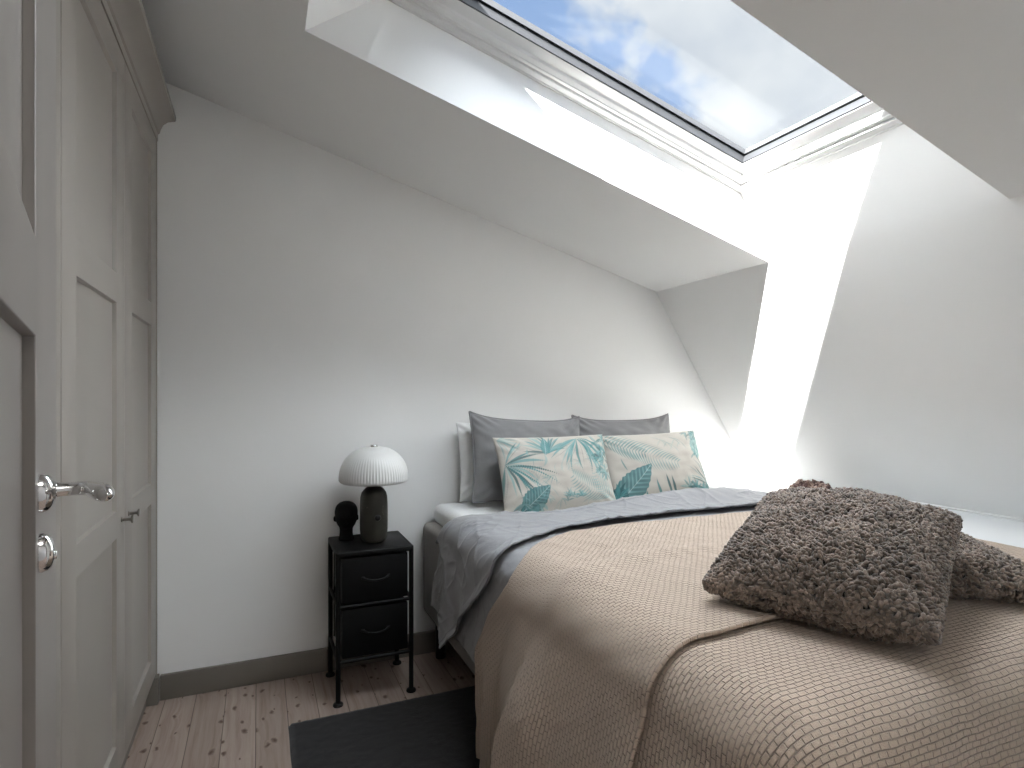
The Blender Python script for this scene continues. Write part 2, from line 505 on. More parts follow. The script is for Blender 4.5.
lg = box('trim_1', (LX, YF, 0), (SX + 0.28, YB, LZ), M['ledge'], bev=0.006)
tag(lg, 'white built-in ledge running along the foot of the steep wall', 'ledge', kind='structure')
# white bead where the steep wall meets the ledge
bead = tube('trim_2', [(SX - 0.006, YF + .01, LZ + 0.004), (SX - 0.006, YB - .001, LZ + 0.004)], 0.006, M['wall'], n=8)
tag(bead, 'thin white bead between the ledge and the steep wall', 'trim', kind='structure')

# baseboard
bb = bmesh.new()
bm_box(bb, (XW + 0.012, YB - 0.016, 0), (LX, YB, 0.100), 0.003)
tag(from_bm('baseboard_back', bb, M['base'], smooth=True, autos=40), 'taupe painted baseboard along the back wall', 'baseboard', kind='structure')

# landing outside the doorway, behind the camera
poly('wall_landing', [[(XL, -1.6, 0), (XL, YF - .1, 0), (XL, YF - .1, 2.5), (XL, -1.6, 2.5)],
                      [(SX + .3, -1.6, 0), (SX + .3, YF - .1, 0), (SX + .3, YF - .1, 2.5), (SX + .3, -1.6, 2.5)],
                      [(XL, -1.6, 0), (SX + .3, -1.6, 0), (SX + .3, -1.6, 2.5), (XL, -1.6, 2.5)],
                      [(XL, -1.6, 2.5), (SX + .3, -1.6, 2.5), (SX + .3, YF - .1, 2.5), (XL, YF - .1, 2.5)]],
     M['landing'], 'grey landing outside the bedroom door', 'wall')

# ------------------------------------------------------------------ skylight
win = empty('window_1', R((FX0 + FX1) / 2, (FY0 + FY1) / 2, FN))
tag(win, 'white framed skylight showing blue sky and clouds', 'skylight', kind='structure')
WO = win.location.copy()
def ring(name, ins_o, ins_i, n0, n1, mat, parent=win, top_o=None, top_i=None, bev=0.004):
    """rectangular ring in the roof plane; insets from the frame opening, n along the roof normal"""
    to = ins_o if top_o is None else top_o
    ti = ins_i if top_i is None else top_i
    bm = bmesh.new()
    def loop(ix, it, n):
        return [bm.verts.new(R(x, y, n) - WO) for x, y in ((FX0 + it, FY0 + ix), (FX1 - ix, FY0 + ix), (FX1 - ix, FY1 - ix), (FX0 + it, FY1 - ix))]
    a = loop(ins_o, to, n0); b = loop(ins_i, ti, n0); c = loop(ins_i, ti, n1); d = loop(ins_o, to, n1)
    for p, q in ((a, b), (b, c), (c, d), (d, a)):
        for i in range(4):
            bm.faces.new((p[i], p[(i + 1) % 4], q[(i + 1) % 4], q[i]))
    if bev:
        bmesh.ops.bevel(bm, geom=list(bm.edges), offset=bev, segments=2, profile=0.5, affect='EDGES')
    return from_bm(name, bm, mat, parent, smooth=bev > 0, autos=35)
def ring_profile(name, pts, mat, top=0.0, parent=win):
    """closed (inset, n) profile carried round the rectangular opening; top adds inset to the upper member"""
    bm = bmesh.new()
    loops = []
    for ix, n in pts:
        it = ix + top * max(0.0, min(1.0, (ix - 0.03) / 0.04))
        loops.append([bm.verts.new(R(x, y, FN + n) - WO) for x, y in ((FX0 + it, FY0 + ix), (FX1 - ix, FY0 + ix), (FX1 - ix, FY1 - ix), (FX0 + it, FY1 - ix))])
    for p, q in zip(loops, loops[1:] + loops[:1]):
        for i in range(4):
            bm.faces.new((p[i], p[(i + 1) % 4], q[(i + 1) % 4], q[i]))
    return from_bm(name, bm, mat, parent)
TOPX = 0.10
ring_profile('frame', [(-0.05, 0.0), (0.0, 0.0), (0.0015, -0.003), (0.010, -0.003), (0.0115, 0.001), (0.013, -0.001), (0.030, 0.004), (0.031, 0.006), (0.031, 0.13), (-0.05, 0.13)], M['winwhite'])
ring_profile('sash', [(0.0345, 0.013), (0.036, 0.011), (0.047, 0.013), (0.0485, 0.017), (0.050, 0.017), (0.061, 0.026), (0.063, 0.034), (0.066, 0.036), (0.0985, 0.046), (0.100, 0.048), (0.1005, 0.106), (0.0345, 0.14)], M['winwhite'], TOPX)
ring_profile('gasket', [(0.0995, 0.047), (0.1035, 0.049), (0.1035, 0.078), (0.0995, 0.078)], M['gasket'], TOPX)
ring_profile('glazing_spacer', [(0.1005, 0.080), (0.111, 0.080), (0.111, 0.100), (0.1005, 0.100)], M['spacer'], TOPX)
bm = bmesh.new()
for n in (FN + 0.079, FN + 0.103):
    bm.faces.new([bm.verts.new(R(x, y, n) - WO) for x, y in ((FX0 + .20, FY0 + .1), (FX1 - .1, FY0 + .1), (FX1 - .1, FY1 - .1), (FX0 + .20, FY1 - .1))])
from_bm('glass', bm, M['glass'], win)

# ------------------------------------------------------------------ panelled door leaf (shared by wardrobe and room door)
def panel_leaf(bm, w, h, t, panels, depth, slant=0.003):
    """leaf in local x=0..w (along), z=0..h, front at y=0 facing -y, back at y=t; panels: (x0,x1,z0,z1)"""
    xs = sorted({0, w} | {p[0] for p in panels} | {p[1] for p in panels})
    zs = sorted({0, h} | {p[2] for p in panels} | {p[3] for p in panels})
    V = {}
    def v(x, y, z):
        k = (round(x, 5), round(y, 5), round(z, 5))
        if k not in V: V[k] = bm.verts.new(k)
        return V[k]
    for i in range(len(xs) - 1):
        for j in range(len(zs) - 1):
            x0, x1, z0, z1 = xs[i], xs[i + 1], zs[j], zs[j + 1]
            hit = [p for p in panels if p[0] <= x0 + 1e-6 and p[1] >= x1 - 1e-6 and p[2] <= z0 + 1e-6 and p[3] >= z1 - 1e-6]
            if not hit:
                bm.faces.new((v(x0, 0, z0), v(x1, 0, z0), v(x1, 0, z1), v(x0, 0, z1)))
    for x0, x1, z0, z1 in panels:
        o = [(x0, z0), (x1, z0), (x1, z1), (x0, z1)]
        s = slant
        n = [(x0 + s, z0 + s), (x1 - s, z0 + s), (x1 - s, z1 - s), (x0 + s, z1 - s)]
        for k in range(4):
            a, b = o[k], o[(k + 1) % 4]; c, d = n[(k + 1) % 4], n[k]
            bm.faces.new((v(a[0], 0, a[1]), v(b[0], 0, b[1]), v(c[0], depth, c[1]), v(d[0], depth, d[1])))
        bm.faces.new([v(x, depth, z) for x, z in n])
    for a, b, c, d in (((0, 0), (w, 0), (w, t), (0, t)),):
        pass
    bm.faces.new((v(0, t, 0), v(w, t, 0), v(w, t, h), v(0, t, h)))
    for (xa, za, xb, zb) in ((0, 0, w, 0), (0, h, w, h)):
        xl = xs
        bm.faces.new([v(x, 0, za) for x in xl] + [v(w, t, za), v(0, t, za)])
    for x in (0, w):
        bm.faces.new([v(x, 0, z) for z in zs] + [v(x, t, h), v(x, t, 0)])
    return bm

# ------------------------------------------------------------------ wardrobe
wd = empty('wardrobe', ((XW + XL) / 2, 1.75, 0))
tag(wd, 'tall greige built-in wardrobe with panelled doors and crown moulding on the left wall', 'wardrobe')
def inv(o): return -Vector(o.location)
def shift(bm, v): bmesh.ops.translate(bm, verts=bm.verts, vec=v)
wy0 = 0.30
bm = bmesh.new()
bm_box(bm, (XL + 0.004, wy0, 0.10), (XW - 0.024, YB - 0.002, 2.30))
shift(bm, inv(wd)); from_bm('carcass', bm, M['wardrobe'], wd)
bm = bmesh.new()
bm_box(bm, (XL + 0.01, wy0 + .01, 0.0), (XW - 0.03, YB - 0.003, 0.105), 0.002)
bm_box(bm, (XW - 0.03, YB - 0.045, 0.0), (XW + 0.010, YB - 0.002, 0.105), 0.003)
shift(bm, inv(wd)); from_bm('plinth', bm, M['base'], wd)
# filler strip beside the wall and dividing frame left of the doors
bm = bmesh.new()
bm_box(bm, (XW - 0.03, YB - 0.022, 0.105), (XW + 0.002, YB - 0.002, 2.225), 0.002)
shift(bm, inv(wd)); from_bm('filler_strip', bm, M['wardrobe'], wd)
# crown moulding profile swept along y
prof = [(-0.03, 2.205), (0.004, 2.205), (0.004, 2.232), (0.010, 2.237), (0.013, 2.252), (0.022, 2.272), (0.038, 2.286), (0.056, 2.292), (0.064, 2.294), (0.066, 2.300), (0.066, 2.312), (-0.03, 2.312)]
bm = bmesh.new()
A = [bm.verts.new((XW + x, wy0, z)) for x, z in prof]; B = [bm.verts.new((XW + x, YB - 0.002, z)) for x, z in prof]
for i in range(len(prof)):
    j = (i + 1) % len(prof); bm.faces.new((A[i], A[j], B[j], B[i]))
bm.faces.new(A); bm.faces.new(B[::-1])
shift(bm, inv(wd)); from_bm('crown_moulding', bm, M['wardrobe'], wd, smooth=True, autos=30)
def wardrobe_door(y0, y1, knob_side):
    w = y1 - y0
    st = 0.108
    ps = [(st, w - st - 0.02 * 0, 0.205 - 0.113, 0.796 - 0.113), (st, w - st, 0.872 - 0.113, 1.466 - 0.113), (st, w - st, 1.549 - 0.113, 2.118 - 0.113)]
    bm = bmesh.new()
    panel_leaf(bm, w, 2.215 - 0.113, 0.022, ps, 0.011)
    # local x -> +y, local y(depth) -> -x
    mt = Matrix(((0, -1, 0, XW), (1, 0, 0, y0), (0, 0, 1, 0.113), (0, 0, 0, 1)))
    bmesh.ops.transform(bm, matrix=mt, verts=bm.verts)
    bmesh.ops.recalc_face_normals(bm, faces=bm.faces)
    es = [e for e in bm.edges if e.is_manifold and e.calc_face_angle(0) > 0.6]
    bmesh.ops.bevel(bm, geom=es, offset=0.0015, segments=2, profile=0.5, affect='EDGES')
    shift(bm, inv(wd))
    d = from_bm('door', bm, M['wardrobe'], wd, smooth=True, autos=35)
    ky = y1 - 0.048 if knob_side > 0 else y0 + 0.048
    bm = bmesh.new()
    bm_lathe(bm, [(0.0075, 0.0), (0.0075, 0.002), (0.0045, 0.004), (0.0045, 0.022), (0.006, 0.024), (0.0115, 0.0255), (0.0125, 0.028), (0.0115, 0.031), (0.004, 0.032)], 24)
    bmesh.ops.transform(bm, matrix=Matrix.Translation((XW, ky, 0.838)) @ Matrix.Rotation(PI / 2, 4, 'Y'), verts=bm.verts)
    shift(bm, inv(wd))
    k = from_bm('knob', bm, M['nickel'], d, smooth=True, autos=40)
    tag(k, 'small round nickel knob')
    return d
wardrobe_door(1.462, 2.076, 1)
wardrobe_door(2.080, 2.655, -1)
wardrobe_door(0.86, 1.458, -1)

# ------------------------------------------------------------------ room door, open against the wardrobe
th = math.radians(12.28)
FE = Vector((-0.2544, 0.981, 0))             # free edge, bottom
DD = Vector((math.sin(th), -math.cos(th), 0))  # towards the hinge
DN = Vector((math.cos(th), math.sin(th), 0))   # facing the room
dmt = Matrix(((DD.x, -DN.x, 0, 0), (DD.y, -DN.y, 0, 0), (0, 0, 1, 0), (0, 0, 0, 1)))
dr = empty('door_1', FE + Vector((0, 0, 0.008)))
dr.location = FE + Vector((0, 0, 0.008))
tag(dr, 'greige panelled room door standing open in front of the wardrobe', 'door', kind='structure')
bm = bmesh.new()
panel_leaf(bm, 0.80, 2.03, 0.040, [(0.352, 0.70, 0.18, 1.245), (0.352, 0.70, 1.331, 1.93)], 0.0095, 0.0008)
bmesh.ops.transform(bm, matrix=dmt, verts=bm.verts)
bmesh.ops.recalc_face_normals(bm, faces=bm.faces)
es = [e for e in bm.edges if e.is_manifold and e.calc_face_angle(0) > 0.6]
bmesh.ops.bevel(bm, geom=es, offset=0.0012, segments=2, profile=0.5, affect='EDGES')
from_bm('door_leaf', bm, M['doorpaint'], dr, smooth=True, autos=35)
def on_door(w, out, z): return DD * w + DN * out + Vector((0, 0, z - 0.008))
def rosette(name, w, z, hole):
    bm = bmesh.new()
    n = 40
    prof = [(1.0, 0.0), (1.0, 0.003), (0.93, 0.0065), (0.75, 0.0095), (0.45, 0.0115), (0.1, 0.012)]
    rings = []
    for r, h in prof:
        rg = []
        for i in range(n):
            a = 2 * PI * i / n
            x, y = math.cos(a), math.sin(a)
            # rounded on top, squarer below, like the plate in the photo
            sy = 0.0178
            yy = y * sy if y > 0 else -sy * abs(y) ** 0.75
            rg.append(bm.verts.new(on_door(w + x * 0.0118 * r, h, z + yy * r)))
        rings.append(rg)
    for a, b in zip(rings[:-1], rings[1:]):
        for i in range(n): bm.faces.new((a[i], a[(i + 1) % n], b[(i + 1) % n], b[i]))
    bm.faces.new(rings[0][::-1]); bm.faces.new(rings[-1])
    return from_bm(name, bm, M['chrome'], dr, smooth=True, autos=60)
HW, HZ = 0.322, 1.1105
ro = rosette('handle_rosette', HW, HZ, False)
es_ = rosette('keyhole_escutcheon', HW, HZ - 0.055, True)
bm = bmesh.new()
bm_lathe(bm, [(0.0040, 0.0), (0.0040, 0.002), (0.0034, 0.0026)], 20)
rot = Matrix((( DD.x, 0, DN.x, 0), (DD.y, 0, DN.y, 0), (0, 1, 0, 0), (0, 0, 0, 1)))
bmesh.ops.transform(bm, matrix=Matrix.Translation(on_door(HW, 0.0110, HZ - 0.058)) @ rot, verts=bm.verts)
from_bm('lock_cylinder', bm, M['chrome'], es_, smooth=True, autos=50)
bm = bmesh.new()
pts, rad = [], []
for q, r in ((0.008, 0.0082), (0.013, 0.0082), (0.0135, 0.0066), (0.018, 0.0062), (0.024, 0.0062), (0.029, 0.0064)):
    pts.append(on_door(HW, q, HZ + 0.002)); rad.append(r)
for k in range(1, 7):
    a = k / 6 * PI / 2
    pts.append(on_door(HW + 0.011 * (1 - math.cos(a)), 0.029 + 0.011 * math.sin(a), HZ + 0.002)); rad.append(0.0064 + 0.0008 * k / 6)
for k in range(1, 17):
    f = k / 16
    pts.append(on_door(HW + 0.011 + 0.070 * f, 0.040 + 0.011 * f, HZ + 0.002 + 0.003 * f))
    rad.append(max(0.0012, (0.0070 + 0.0014 * math.sin(PI * min(1, f * 0.9))) * math.sqrt(max(0.0, 1 - max(0.0, (f - 0.72) / 0.28) ** 2))))
bm_tube(bm, pts, rad, 18)
from_bm('lever_handle', bm, M['chrome'], dr, smooth=True, autos=60)

# ------------------------------------------------------------------ rug
def rug():
    x0, x1, y0, y1, t = 0.098, 1.75, 0.62, 2.276, 0.014
    nx, ny = 150, 150
    P = np.zeros((nx, ny, 3))
    for i in range(nx):
        for j in range(ny):
            u, v = i / (nx - 1), j / (ny - 1)
            x = x0 + (x1 - x0) * u; y = y0 + (y1 - y0) * v
            e = min(u, 1 - u) * (x1 - x0); e2 = min(v, 1 - v) * (y1 - y0)
            z = t * min(1, (min(e, e2) / 0.012)) ** 0.5
            z += 0.0016 * mnoise.noise(Vector((x * 60, y * 60, 0))) * (1 if min(e, e2) > 0 else 0)
            P[i, j] = (x + 0.004 * mnoise.noise(Vector((y * 5, 3, 0))) * (1 if u < 0.02 else 0), y, max(z, 0.0005))
    o = grid_mesh('rug', P, M['rug'])
    tag(o, 'charcoal black rug lying on the pine floor under the bed side', 'rug')
rug()

# ------------------------------------------------------------------ nightstand
def nightstand():
    x0, x1, y0, y1, H = 0.272, 0.578, 2.342, 2.628, 0.595
    cx, cy = (x0 + x1) / 2, (y0 + y1) / 2
    t = empty('nightstand', (cx, cy, 0))
    tag(t, 'narrow black metal nightstand with two drawers beside the bed', 'nightstand')
    off = Vector((-cx, -cy, 0))
    r = 0.0095
    for (x, y) in ((x0 + r, y0 + r), (x1 - r, y0 + r), (x0 + r, y1 - r), (x1 - r, y1 - r)):
        bm = bmesh.new(); bm_tube(bm, [(x, y, 0.012), (x, y, H - 0.004)], r, 14); shift(bm, off)
        l = from_bm('leg', bm, M['black'], t, smooth=True, autos=50)
        bm = bmesh.new(); bm_lathe(bm, [(0.019, 0), (0.020, 0.004), (0.018, 0.009), (0.010, 0.013)], 24, (x, y, 0)); shift(bm, off)
        from_bm('foot', bm, M['black'], l, smooth=True, autos=50)
    bm = bmesh.new(); bm_box(bm, (x0, y0, H - 0.024), (x1, y1, H), 0.007, 3); shift(bm, off)
    from_bm('top', bm, M['black'], t, smooth=True, autos=40)
    # frame rails, front and sides
    for z in (0.378, 0.165):
        bm = bmesh.new()
        bm_tube(bm, [(x0 + r, y0 + r, z), (x1 - r, y0 + r, z)], 0.0075, 10)
        shift(bm, off); from_bm('front_rail', bm, M['black'], t, smooth=True, autos=50)
        for x in (x0 + r, x1 - r):
            bm = bmesh.new(); bm_tube(bm, [(x, y0 + r, z), (x, y1 - r, z)], 0.0075, 10); shift(bm, off)
            from_bm('side_rail', bm, M['black'], t, smooth=True, autos=50)
    bm = bmesh.new()
    bm_box(bm, (x0 + 0.022, y1 - 0.018, 0.17), (x1 - 0.022, y1 - 0.010, H - 0.025)); shift(bm, off)
    from_bm('back_panel', bm, M['black'], t)
    for z0, z1 in ((0.389, 0.567), (0.177, 0.366)):
        bm = bmesh.new(); bm_box(bm, (x0 + 0.024, y0 + 0.006, z0), (x1 - 0.024, y1 - 0.025, z1), 0.004, 2); shift(bm, off)
        d = from_bm('drawer', bm, M['blackdrawer'], t, smooth=True, autos=40)
        zc = (z0 + z1) / 2 + 0.006
        pts = []
        for k in range(13):
            f = k / 12 * 2 - 1
            pts.append((cx + f * 0.050, y0 + 0.004 - 0.020 * (1 - abs(f) ** 3), zc - 0.008 * (1 - f * f)))
        bm = bmesh.new(); bm_tube(bm, pts, [0.0042 + (0.0022 if k in (0, 12) else 0) for k in range(13)], 10)
        for sx in (-1, 1):
            bm_box(bm, (cx + sx * 0.050 - 0.007, y0 + 0.001, zc - 0.006), (cx + sx * 0.050 + 0.007, y0 + 0.0065, zc + 0.006), 0.002)
        shift(bm, off)
        h = from_bm('handle', bm, M['black'], d, smooth=True, autos=50)
    return t
nightstand()

# ------------------------------------------------------------------ table lamp
def lamp():
    t = empty('table_lamp', (0.438, 2.462, 0.595))
    tag(t, 'table lamp with white ribbed dome shade and dark stone base on the nightstand', 'lamp')
    prof = [(0.028, 0.0), (0.038, 0.003), (0.047, 0.012), (0.0535, 0.028), (0.0565, 0.055), (0.057, 0.11), (0.0565, 0.160), (0.0545, 0.188), (0.049, 0.207), (0.038, 0.221), (0.026, 0.229), (0.018, 0.2315), (0.014, 0.233)]
    b = lathe('lamp_base', prof, M['marble'], t, n=64)
    lathe('neck', [(0.017, 0.230), (0.0175, 0.240), (0.0165, 0.256), (0.012, 0.26)], M['black'], t, n=32)
    # dome shade: outer skin, rolled rim, inner skin
    outer = []
    R0, hgt = 0.140, 0.129
    for k in range(22):
        a = k / 21 * PI / 2
        outer.append((R0 * math.cos(a) ** 0.80 if k < 21 else 0.014, 0.266 + hgt * math.sin(a) ** 1.0))
    low = [(0.118, 0.2465), (0.129, 0.248), (0.137, 0.253), (0.1402, 0.259)]
    inner = [(max(r - 0.006, 0.010), z - 0.006) for r, z in outer][::-1]
    prof2 = inner + [(0.118, 0.2505)] + low + outer
    nlow = len(inner) + 1
    def rip(k, a):
        kk = k - nlow
        if kk < 1: return 0
        if kk < 4: return 0.006 * math.cos(a * 72) * kk / 4
        f = (kk - 4) / 12
        return 0.008 * math.cos(a * 72) * max(0, 1 - f)
    bm = bmesh.new()
    bm_lathe(bm, prof2, 72 * 6, ripple=rip, cap=False)
    from_bm('lamp_shade', bm, M['opal'], t, smooth=True)
    lathe('finial', [(0.0165, 0.394), (0.0165, 0.401), (0.014, 0.4035), (0.006, 0.404)], M['chrome'], t, n=24)
    # dimmer knob on the side facing the camera
    a = math.atan2(-2.462, -0.438) + 0.22
    d = Vector((math.cos(a), math.sin(a), 0))
    bm = bmesh.new(); bm_lathe(bm, [(0.0095, 0.0), (0.0095, 0.006), (0.0085, 0.012), (0.0115, 0.013), (0.0125, 0.019), (0.010, 0.0235), (0.004, 0.025)], 24)
    bmesh.ops.transform(bm, matrix=Matrix.Translation(d * 0.0545 + Vector((0, 0, 0.112))) @ Vector((0, 0, 1)).rotation_difference(d).to_matrix().to_4x4(), verts=bm.verts)
    from_bm('dimmer_knob', bm, M['bedleg'], b, smooth=True, autos=50)
    return t
lamp()

# ------------------------------------------------------------------ black head sculpture
def head_sculpture():
    nu, nv = 96, 72
    P = np.zeros((nv, nu, 3))
    H = 0.162
    # height profile: half width (x), half depth (y), centre offset in y (front is -y)
    zs = [0.0, 0.004, 0.012, 0.030, 0.045, 0.055, 0.064, 0.074, 0.086, 0.098, 0.110, 0.122, 0.134, 0.145, 0.154, 0.160, 0.162]
    wx = [0.030, 0.031, 0.0285, 0.0265, 0.0265, 0.029, 0.035, 0.040, 0.0435, 0.0455, 0.0465, 0.0465, 0.044, 0.0385, 0.029, 0.016, 0.002]
    wy = [0.030, 0.031, 0.0285, 0.0265, 0.0270, 0.035, 0.042, 0.046, 0.050, 0.052, 0.054, 0.054, 0.051, 0.044, 0.033, 0.018, 0.002]
    oy = [0.0, 0.0, 0.0, 0.0, -0.001, -0.006, -0.007, -0.006, -0.004, -0.002, 0, 0, 0, 0, 0, 0, 0]
    def G2(x, z, cx, czz, sx, sz): return math.exp(-((x - cx) / sx) ** 2 - ((z - czz) / sz) ** 2)
    for i in range(nv):
        f = i / (nv - 1)
        z = H * (0.5 - 0.5 * math.cos(PI * f)) if f > 0 else 0
        a, b, c = np.interp(z, zs, wx), np.interp(z, zs, wy), np.interp(z, zs, oy)
        for j in range(nu):
            t = 2 * PI * j / nu
            x = a * math.cos(t); y = b * math.sin(t)
            if y < 0:     # face side
                d = 0
                d += 0.0105 * G2(x, z, 0, 0.083, 0.0058, 0.0075) + 0.005 * G2(x, z, 0, 0.094, 0.004, 0.012)   # nose
                for s in (-1, 1):
                    d -= 0.0065 * G2(x, z, s * 0.0165, 0.0965, 0.0095, 0.0062)   # eye socket
                    d += 0.0028 * G2(x, z, s * 0.0165, 0.0955, 0.006, 0.0035)    # lid
                    d += 0.0020 * G2(x, z, s * 0.017, 0.1055, 0.011, 0.0035)     # brow
                    d += 0.0022 * G2(x, z, s * 0.022, 0.080, 0.011, 0.010)       # cheek
                d += 0.0042 * G2(x, z, 0, 0.0715, 0.0105, 0.0024) + 0.0042 * G2(x, z, 0, 0.0665, 0.0095, 0.0026)  # lips
                d -= 0.0022 * G2(x, z, 0, 0.0690, 0.0115, 0.0011)
                d += 0.0038 * G2(x, z, 0, 0.0580, 0.010, 0.005)                  # chin
                y -= d
            y += c
            P[i, j] = (x, y, z)
    bm = bmesh.new()
    V = [[bm.verts.new(P[i, j]) for j in range(nu)] for i in range(nv)]
    for i in range(nv - 1):
        for j in range(nu):
            bm.faces.new((V[i][j], V[i][(j + 1) % nu], V[i + 1][(j + 1) % nu], V[i + 1][j]))
    bm.faces.new(V[0][::-1]); bm.faces.new(V[-1])
    # ears: cupped shells rising from the sides
    for s in (-1, 1):
        n1, n2 = 18, 8
        rows = []
        for a in range(n2):
            r = a / (n2 - 1)
            row = []
            for k in range(n1):
                t = 2 * PI * k / n1
                rr = 1.0 - 0.85 * r
                lift = 0.0075 * math.sin(PI * min(1, (1 - r) * 0.0 + r * 1.9)) if r < 0.53 else 0.0075 - 0.010 * (r - 0.53)
                ey = 0.0075 * math.cos(t) * rr + 0.003
                ez = 0.0135 * math.sin(t) * rr * (1.0 if math.sin(t) > 0 else 0.9) + 0.0885
                row.append(bm.verts.new((s * (0.0415 + lift + 0.002 * math.cos(t)), ey, ez)))
            rows.append(row)
        for a in range(n2 - 1):
            for k in range(n1):
                bm.faces.new((rows[a][k], rows[a][(k + 1) % n1], rows[a + 1][(k + 1) % n1], rows[a + 1][k]))
        bm.faces.new(rows[-1])
    o = from_bm('head_sculpture', bm, M['matteblack'], smooth=True)
    o.location = (0.338, 2.548, 0.595)
    o.rotation_euler = (0, 0, math.radians(-3))
    tag(o, 'small matte black bald head sculpture beside the lamp on the nightstand', 'sculpture')
head_sculpture()

# ------------------------------------------------------------------ bed
BX0, BX1, BY0, BY1 = 0.695, 2.20, 0.60, 2.665
BT = 0.62        # top of the box base
MT = 0.705       # top of the mattress topper
bed = empty('bed', ((BX0 + BX1) / 2, (BY0 + BY1) / 2, 0))
tag(bed, 'double bed with taupe fabric box base and white mattress under the skylight', 'bed')
def rounded_box(bm, lo, hi, rad, seg=5):
    bm_box(bm, lo, hi, rad, seg)
bm = bmesh.new(); rounded_box(bm, (BX0, BY0, 0.20), (BX1, BY1, BT), 0.03); shift(bm, inv(bed))
bmesh.ops.subdivide_edges(bm, edges=[], cuts=1)
from_bm('box_base', bm, M['boxbase'], bed, smooth=True, autos=50)
# mattress topper: soft slab
def soft_slab(name, lo, hi, rad, mat, parent, amp=0.004):
    bm = bmesh.new(); bm_box(bm, lo, hi, rad, 6)
    bmesh.ops.subdivide_edges(bm, edges=[e for e in bm.edges if e.calc_length() > 0.2], cuts=40, use_grid_fill=True)
    for v in bm.verts:
        v.co += Vector((mnoise.noise(v.co * 5), mnoise.noise(v.co * 5 + Vector((9, 0, 0))), mnoise.noise(v.co * 7 + Vector((0, 5, 0))))) * amp
    shift(bm, inv(bed))
    return from_bm(name, bm, mat, parent, smooth=True)
soft_slab('mattress', (BX0 + 0.045, BY0 + 0.02, BT - 0.01), (BX1 - 0.03, BY1 - 0.015, MT), 0.036, M['linenwhite'], bed)
for (x, y) in ((0.765, 2.60), (2.13, 2.60), (0.775, 0.68), (2.13, 0.68)):
    bm = bmesh.new(); bm_lathe(bm, [(0.021, 0), (0.023, 0.003), (0.023, 0.20)], 28, (x, y, 0)); shift(bm, inv(bed))
    from_bm('leg', bm, M['bedleg'], bed, smooth=True, autos=40)

# ---- cloth draping over the bed block
def drape(u, v, off, x0=BX0, x1=BX1, y0=BY0, foot=False, rad=0.055):
    """flat cloth point (u, v) -> draped position; x0/y0 edges of the bed, off = height of the layer above the mattress"""
    u = np.asarray(u, float); v = np.asarray(v, float)
    ix0 = x0 + rad - 0.012
    iy0 = y0 + rad
    qx = np.maximum(u, ix0)
    qy = np.maximum(v, iy0) if foot else v
    dx, dy = qx - u, qy - v
    d = np.hypot(dx, dy)
    with np.errstate(invalid='ignore', divide='ignore'):
        nx = np.where(d > 1e-9, -dx / d, 0); ny = np.where(d > 1e-9, -dy / d, 0)
    r = rad + off
    arc = r * PI / 2
    ang = np.clip(d / r, 0, PI / 2)
    h = r * np.sin(ang)
    z = MT - rad + r * np.cos(ang) - np.maximum(d - arc, 0)
    return qx + nx * h, qy + ny * h, z, nx, ny, np.maximum(d - arc, 0), ang

def vnoise(X, Y, sx, sy, seed):
    out = np.zeros(X.shape)
    it = np.nditer([X, Y, out], op_flags=[['readonly'], ['readonly'], ['writeonly']])
    for a, b, c in it:
        c[...] = mnoise.noise(Vector((float(a) * sx + seed, float(b) * sy - seed * 0.7, seed * 1.3)))
    return out

def solid(o, t, off=-1.0):
    m = o.modifiers.new('thickness', 'SOLIDIFY'); m.thickness = t; m.offset = off; m.use_rim = True
    return o

def sheet(name, u_lim, yh, yf, off, mat, na=180, nb=220, foot=False, amp=0.006, flare=0.03, seed=1.0, thick=0.006, offf=None, ubot=None, fold=0.0, extra=None, wr=1.0, rad=0.055, crease=0.0):
    """a cloth between head edge yh(u) and foot edge yf(u); u runs from the left hem to u_lim[1]"""
    a = np.linspace(0, 1, na)[:, None] * np.ones((1, nb))
    b = np.ones((na, 1)) * np.linspace(0, 1, nb)[None, :]
    ul = u_lim[0] if ubot is None else ubot(a)
    u = ul + (u_lim[1] - ul) * b
    v = yh(u) + (yf(u) - yh(u)) * a
    o_ = off if offf is None else offf(u, v, a)
    X, Y, Z, nx, ny, dn, ang = drape(u, v, o_, foot=foot, rad=rad)
    # soft wrinkles
    w = vnoise(u, v, 3.0, 4.5, seed) * 0.6 + vnoise(u, v, 9.0, 7.0, seed + 4) * 0.28 * wr + vnoise(u + 0.6 * v, v - 0.5 * u, 22.0, 5.0, seed + 8) * 0.2 * wr
    top = np.cos(ang)
    if crease:
        # sharp little press creases, as in washed cotton
        q = np.abs(vnoise(u + 0.35 * v, v - 0.2 * u, 3.0, 8.0, seed + 15)); q2 = np.abs(vnoise(u - 0.5 * v, v + 0.4 * u, 7.0, 3.0, seed + 19))
        q3 = np.abs(vnoise(u + v, v - u, 9.0, 3.5, seed + 23))
        cr = np.exp(-q / 0.05) + 0.8 * np.exp(-q2 / 0.06) + 0.5 * np.exp(-q3 / 0.08)
        w = w + cr * crease / amp
    Z = Z + amp * w * top
    side = np.sin(ang)
    fl = flare * np.clip(dn / 0.45, 0, 1.2)
    fold_w = np.sin(v * 19 + 2.0 * vnoise(u, v, 0.8, 2.2, seed + 2) * 2 + seed)
    push = side * (amp * w * 1.2 + fl * (0.35 + 0.65 * fold_w))
    X = X + nx * push; Y = Y + ny * push
    if extra is not None:
        X, Y, Z = extra(u, v, a, X, Y, Z, nx, ny, dn)
    P = np.stack([X, Y, Z], -1)
    o = grid_mesh(name, P, mat, uv=np.stack([u, v], -1))
    if thick: solid(o, thick)
    return o

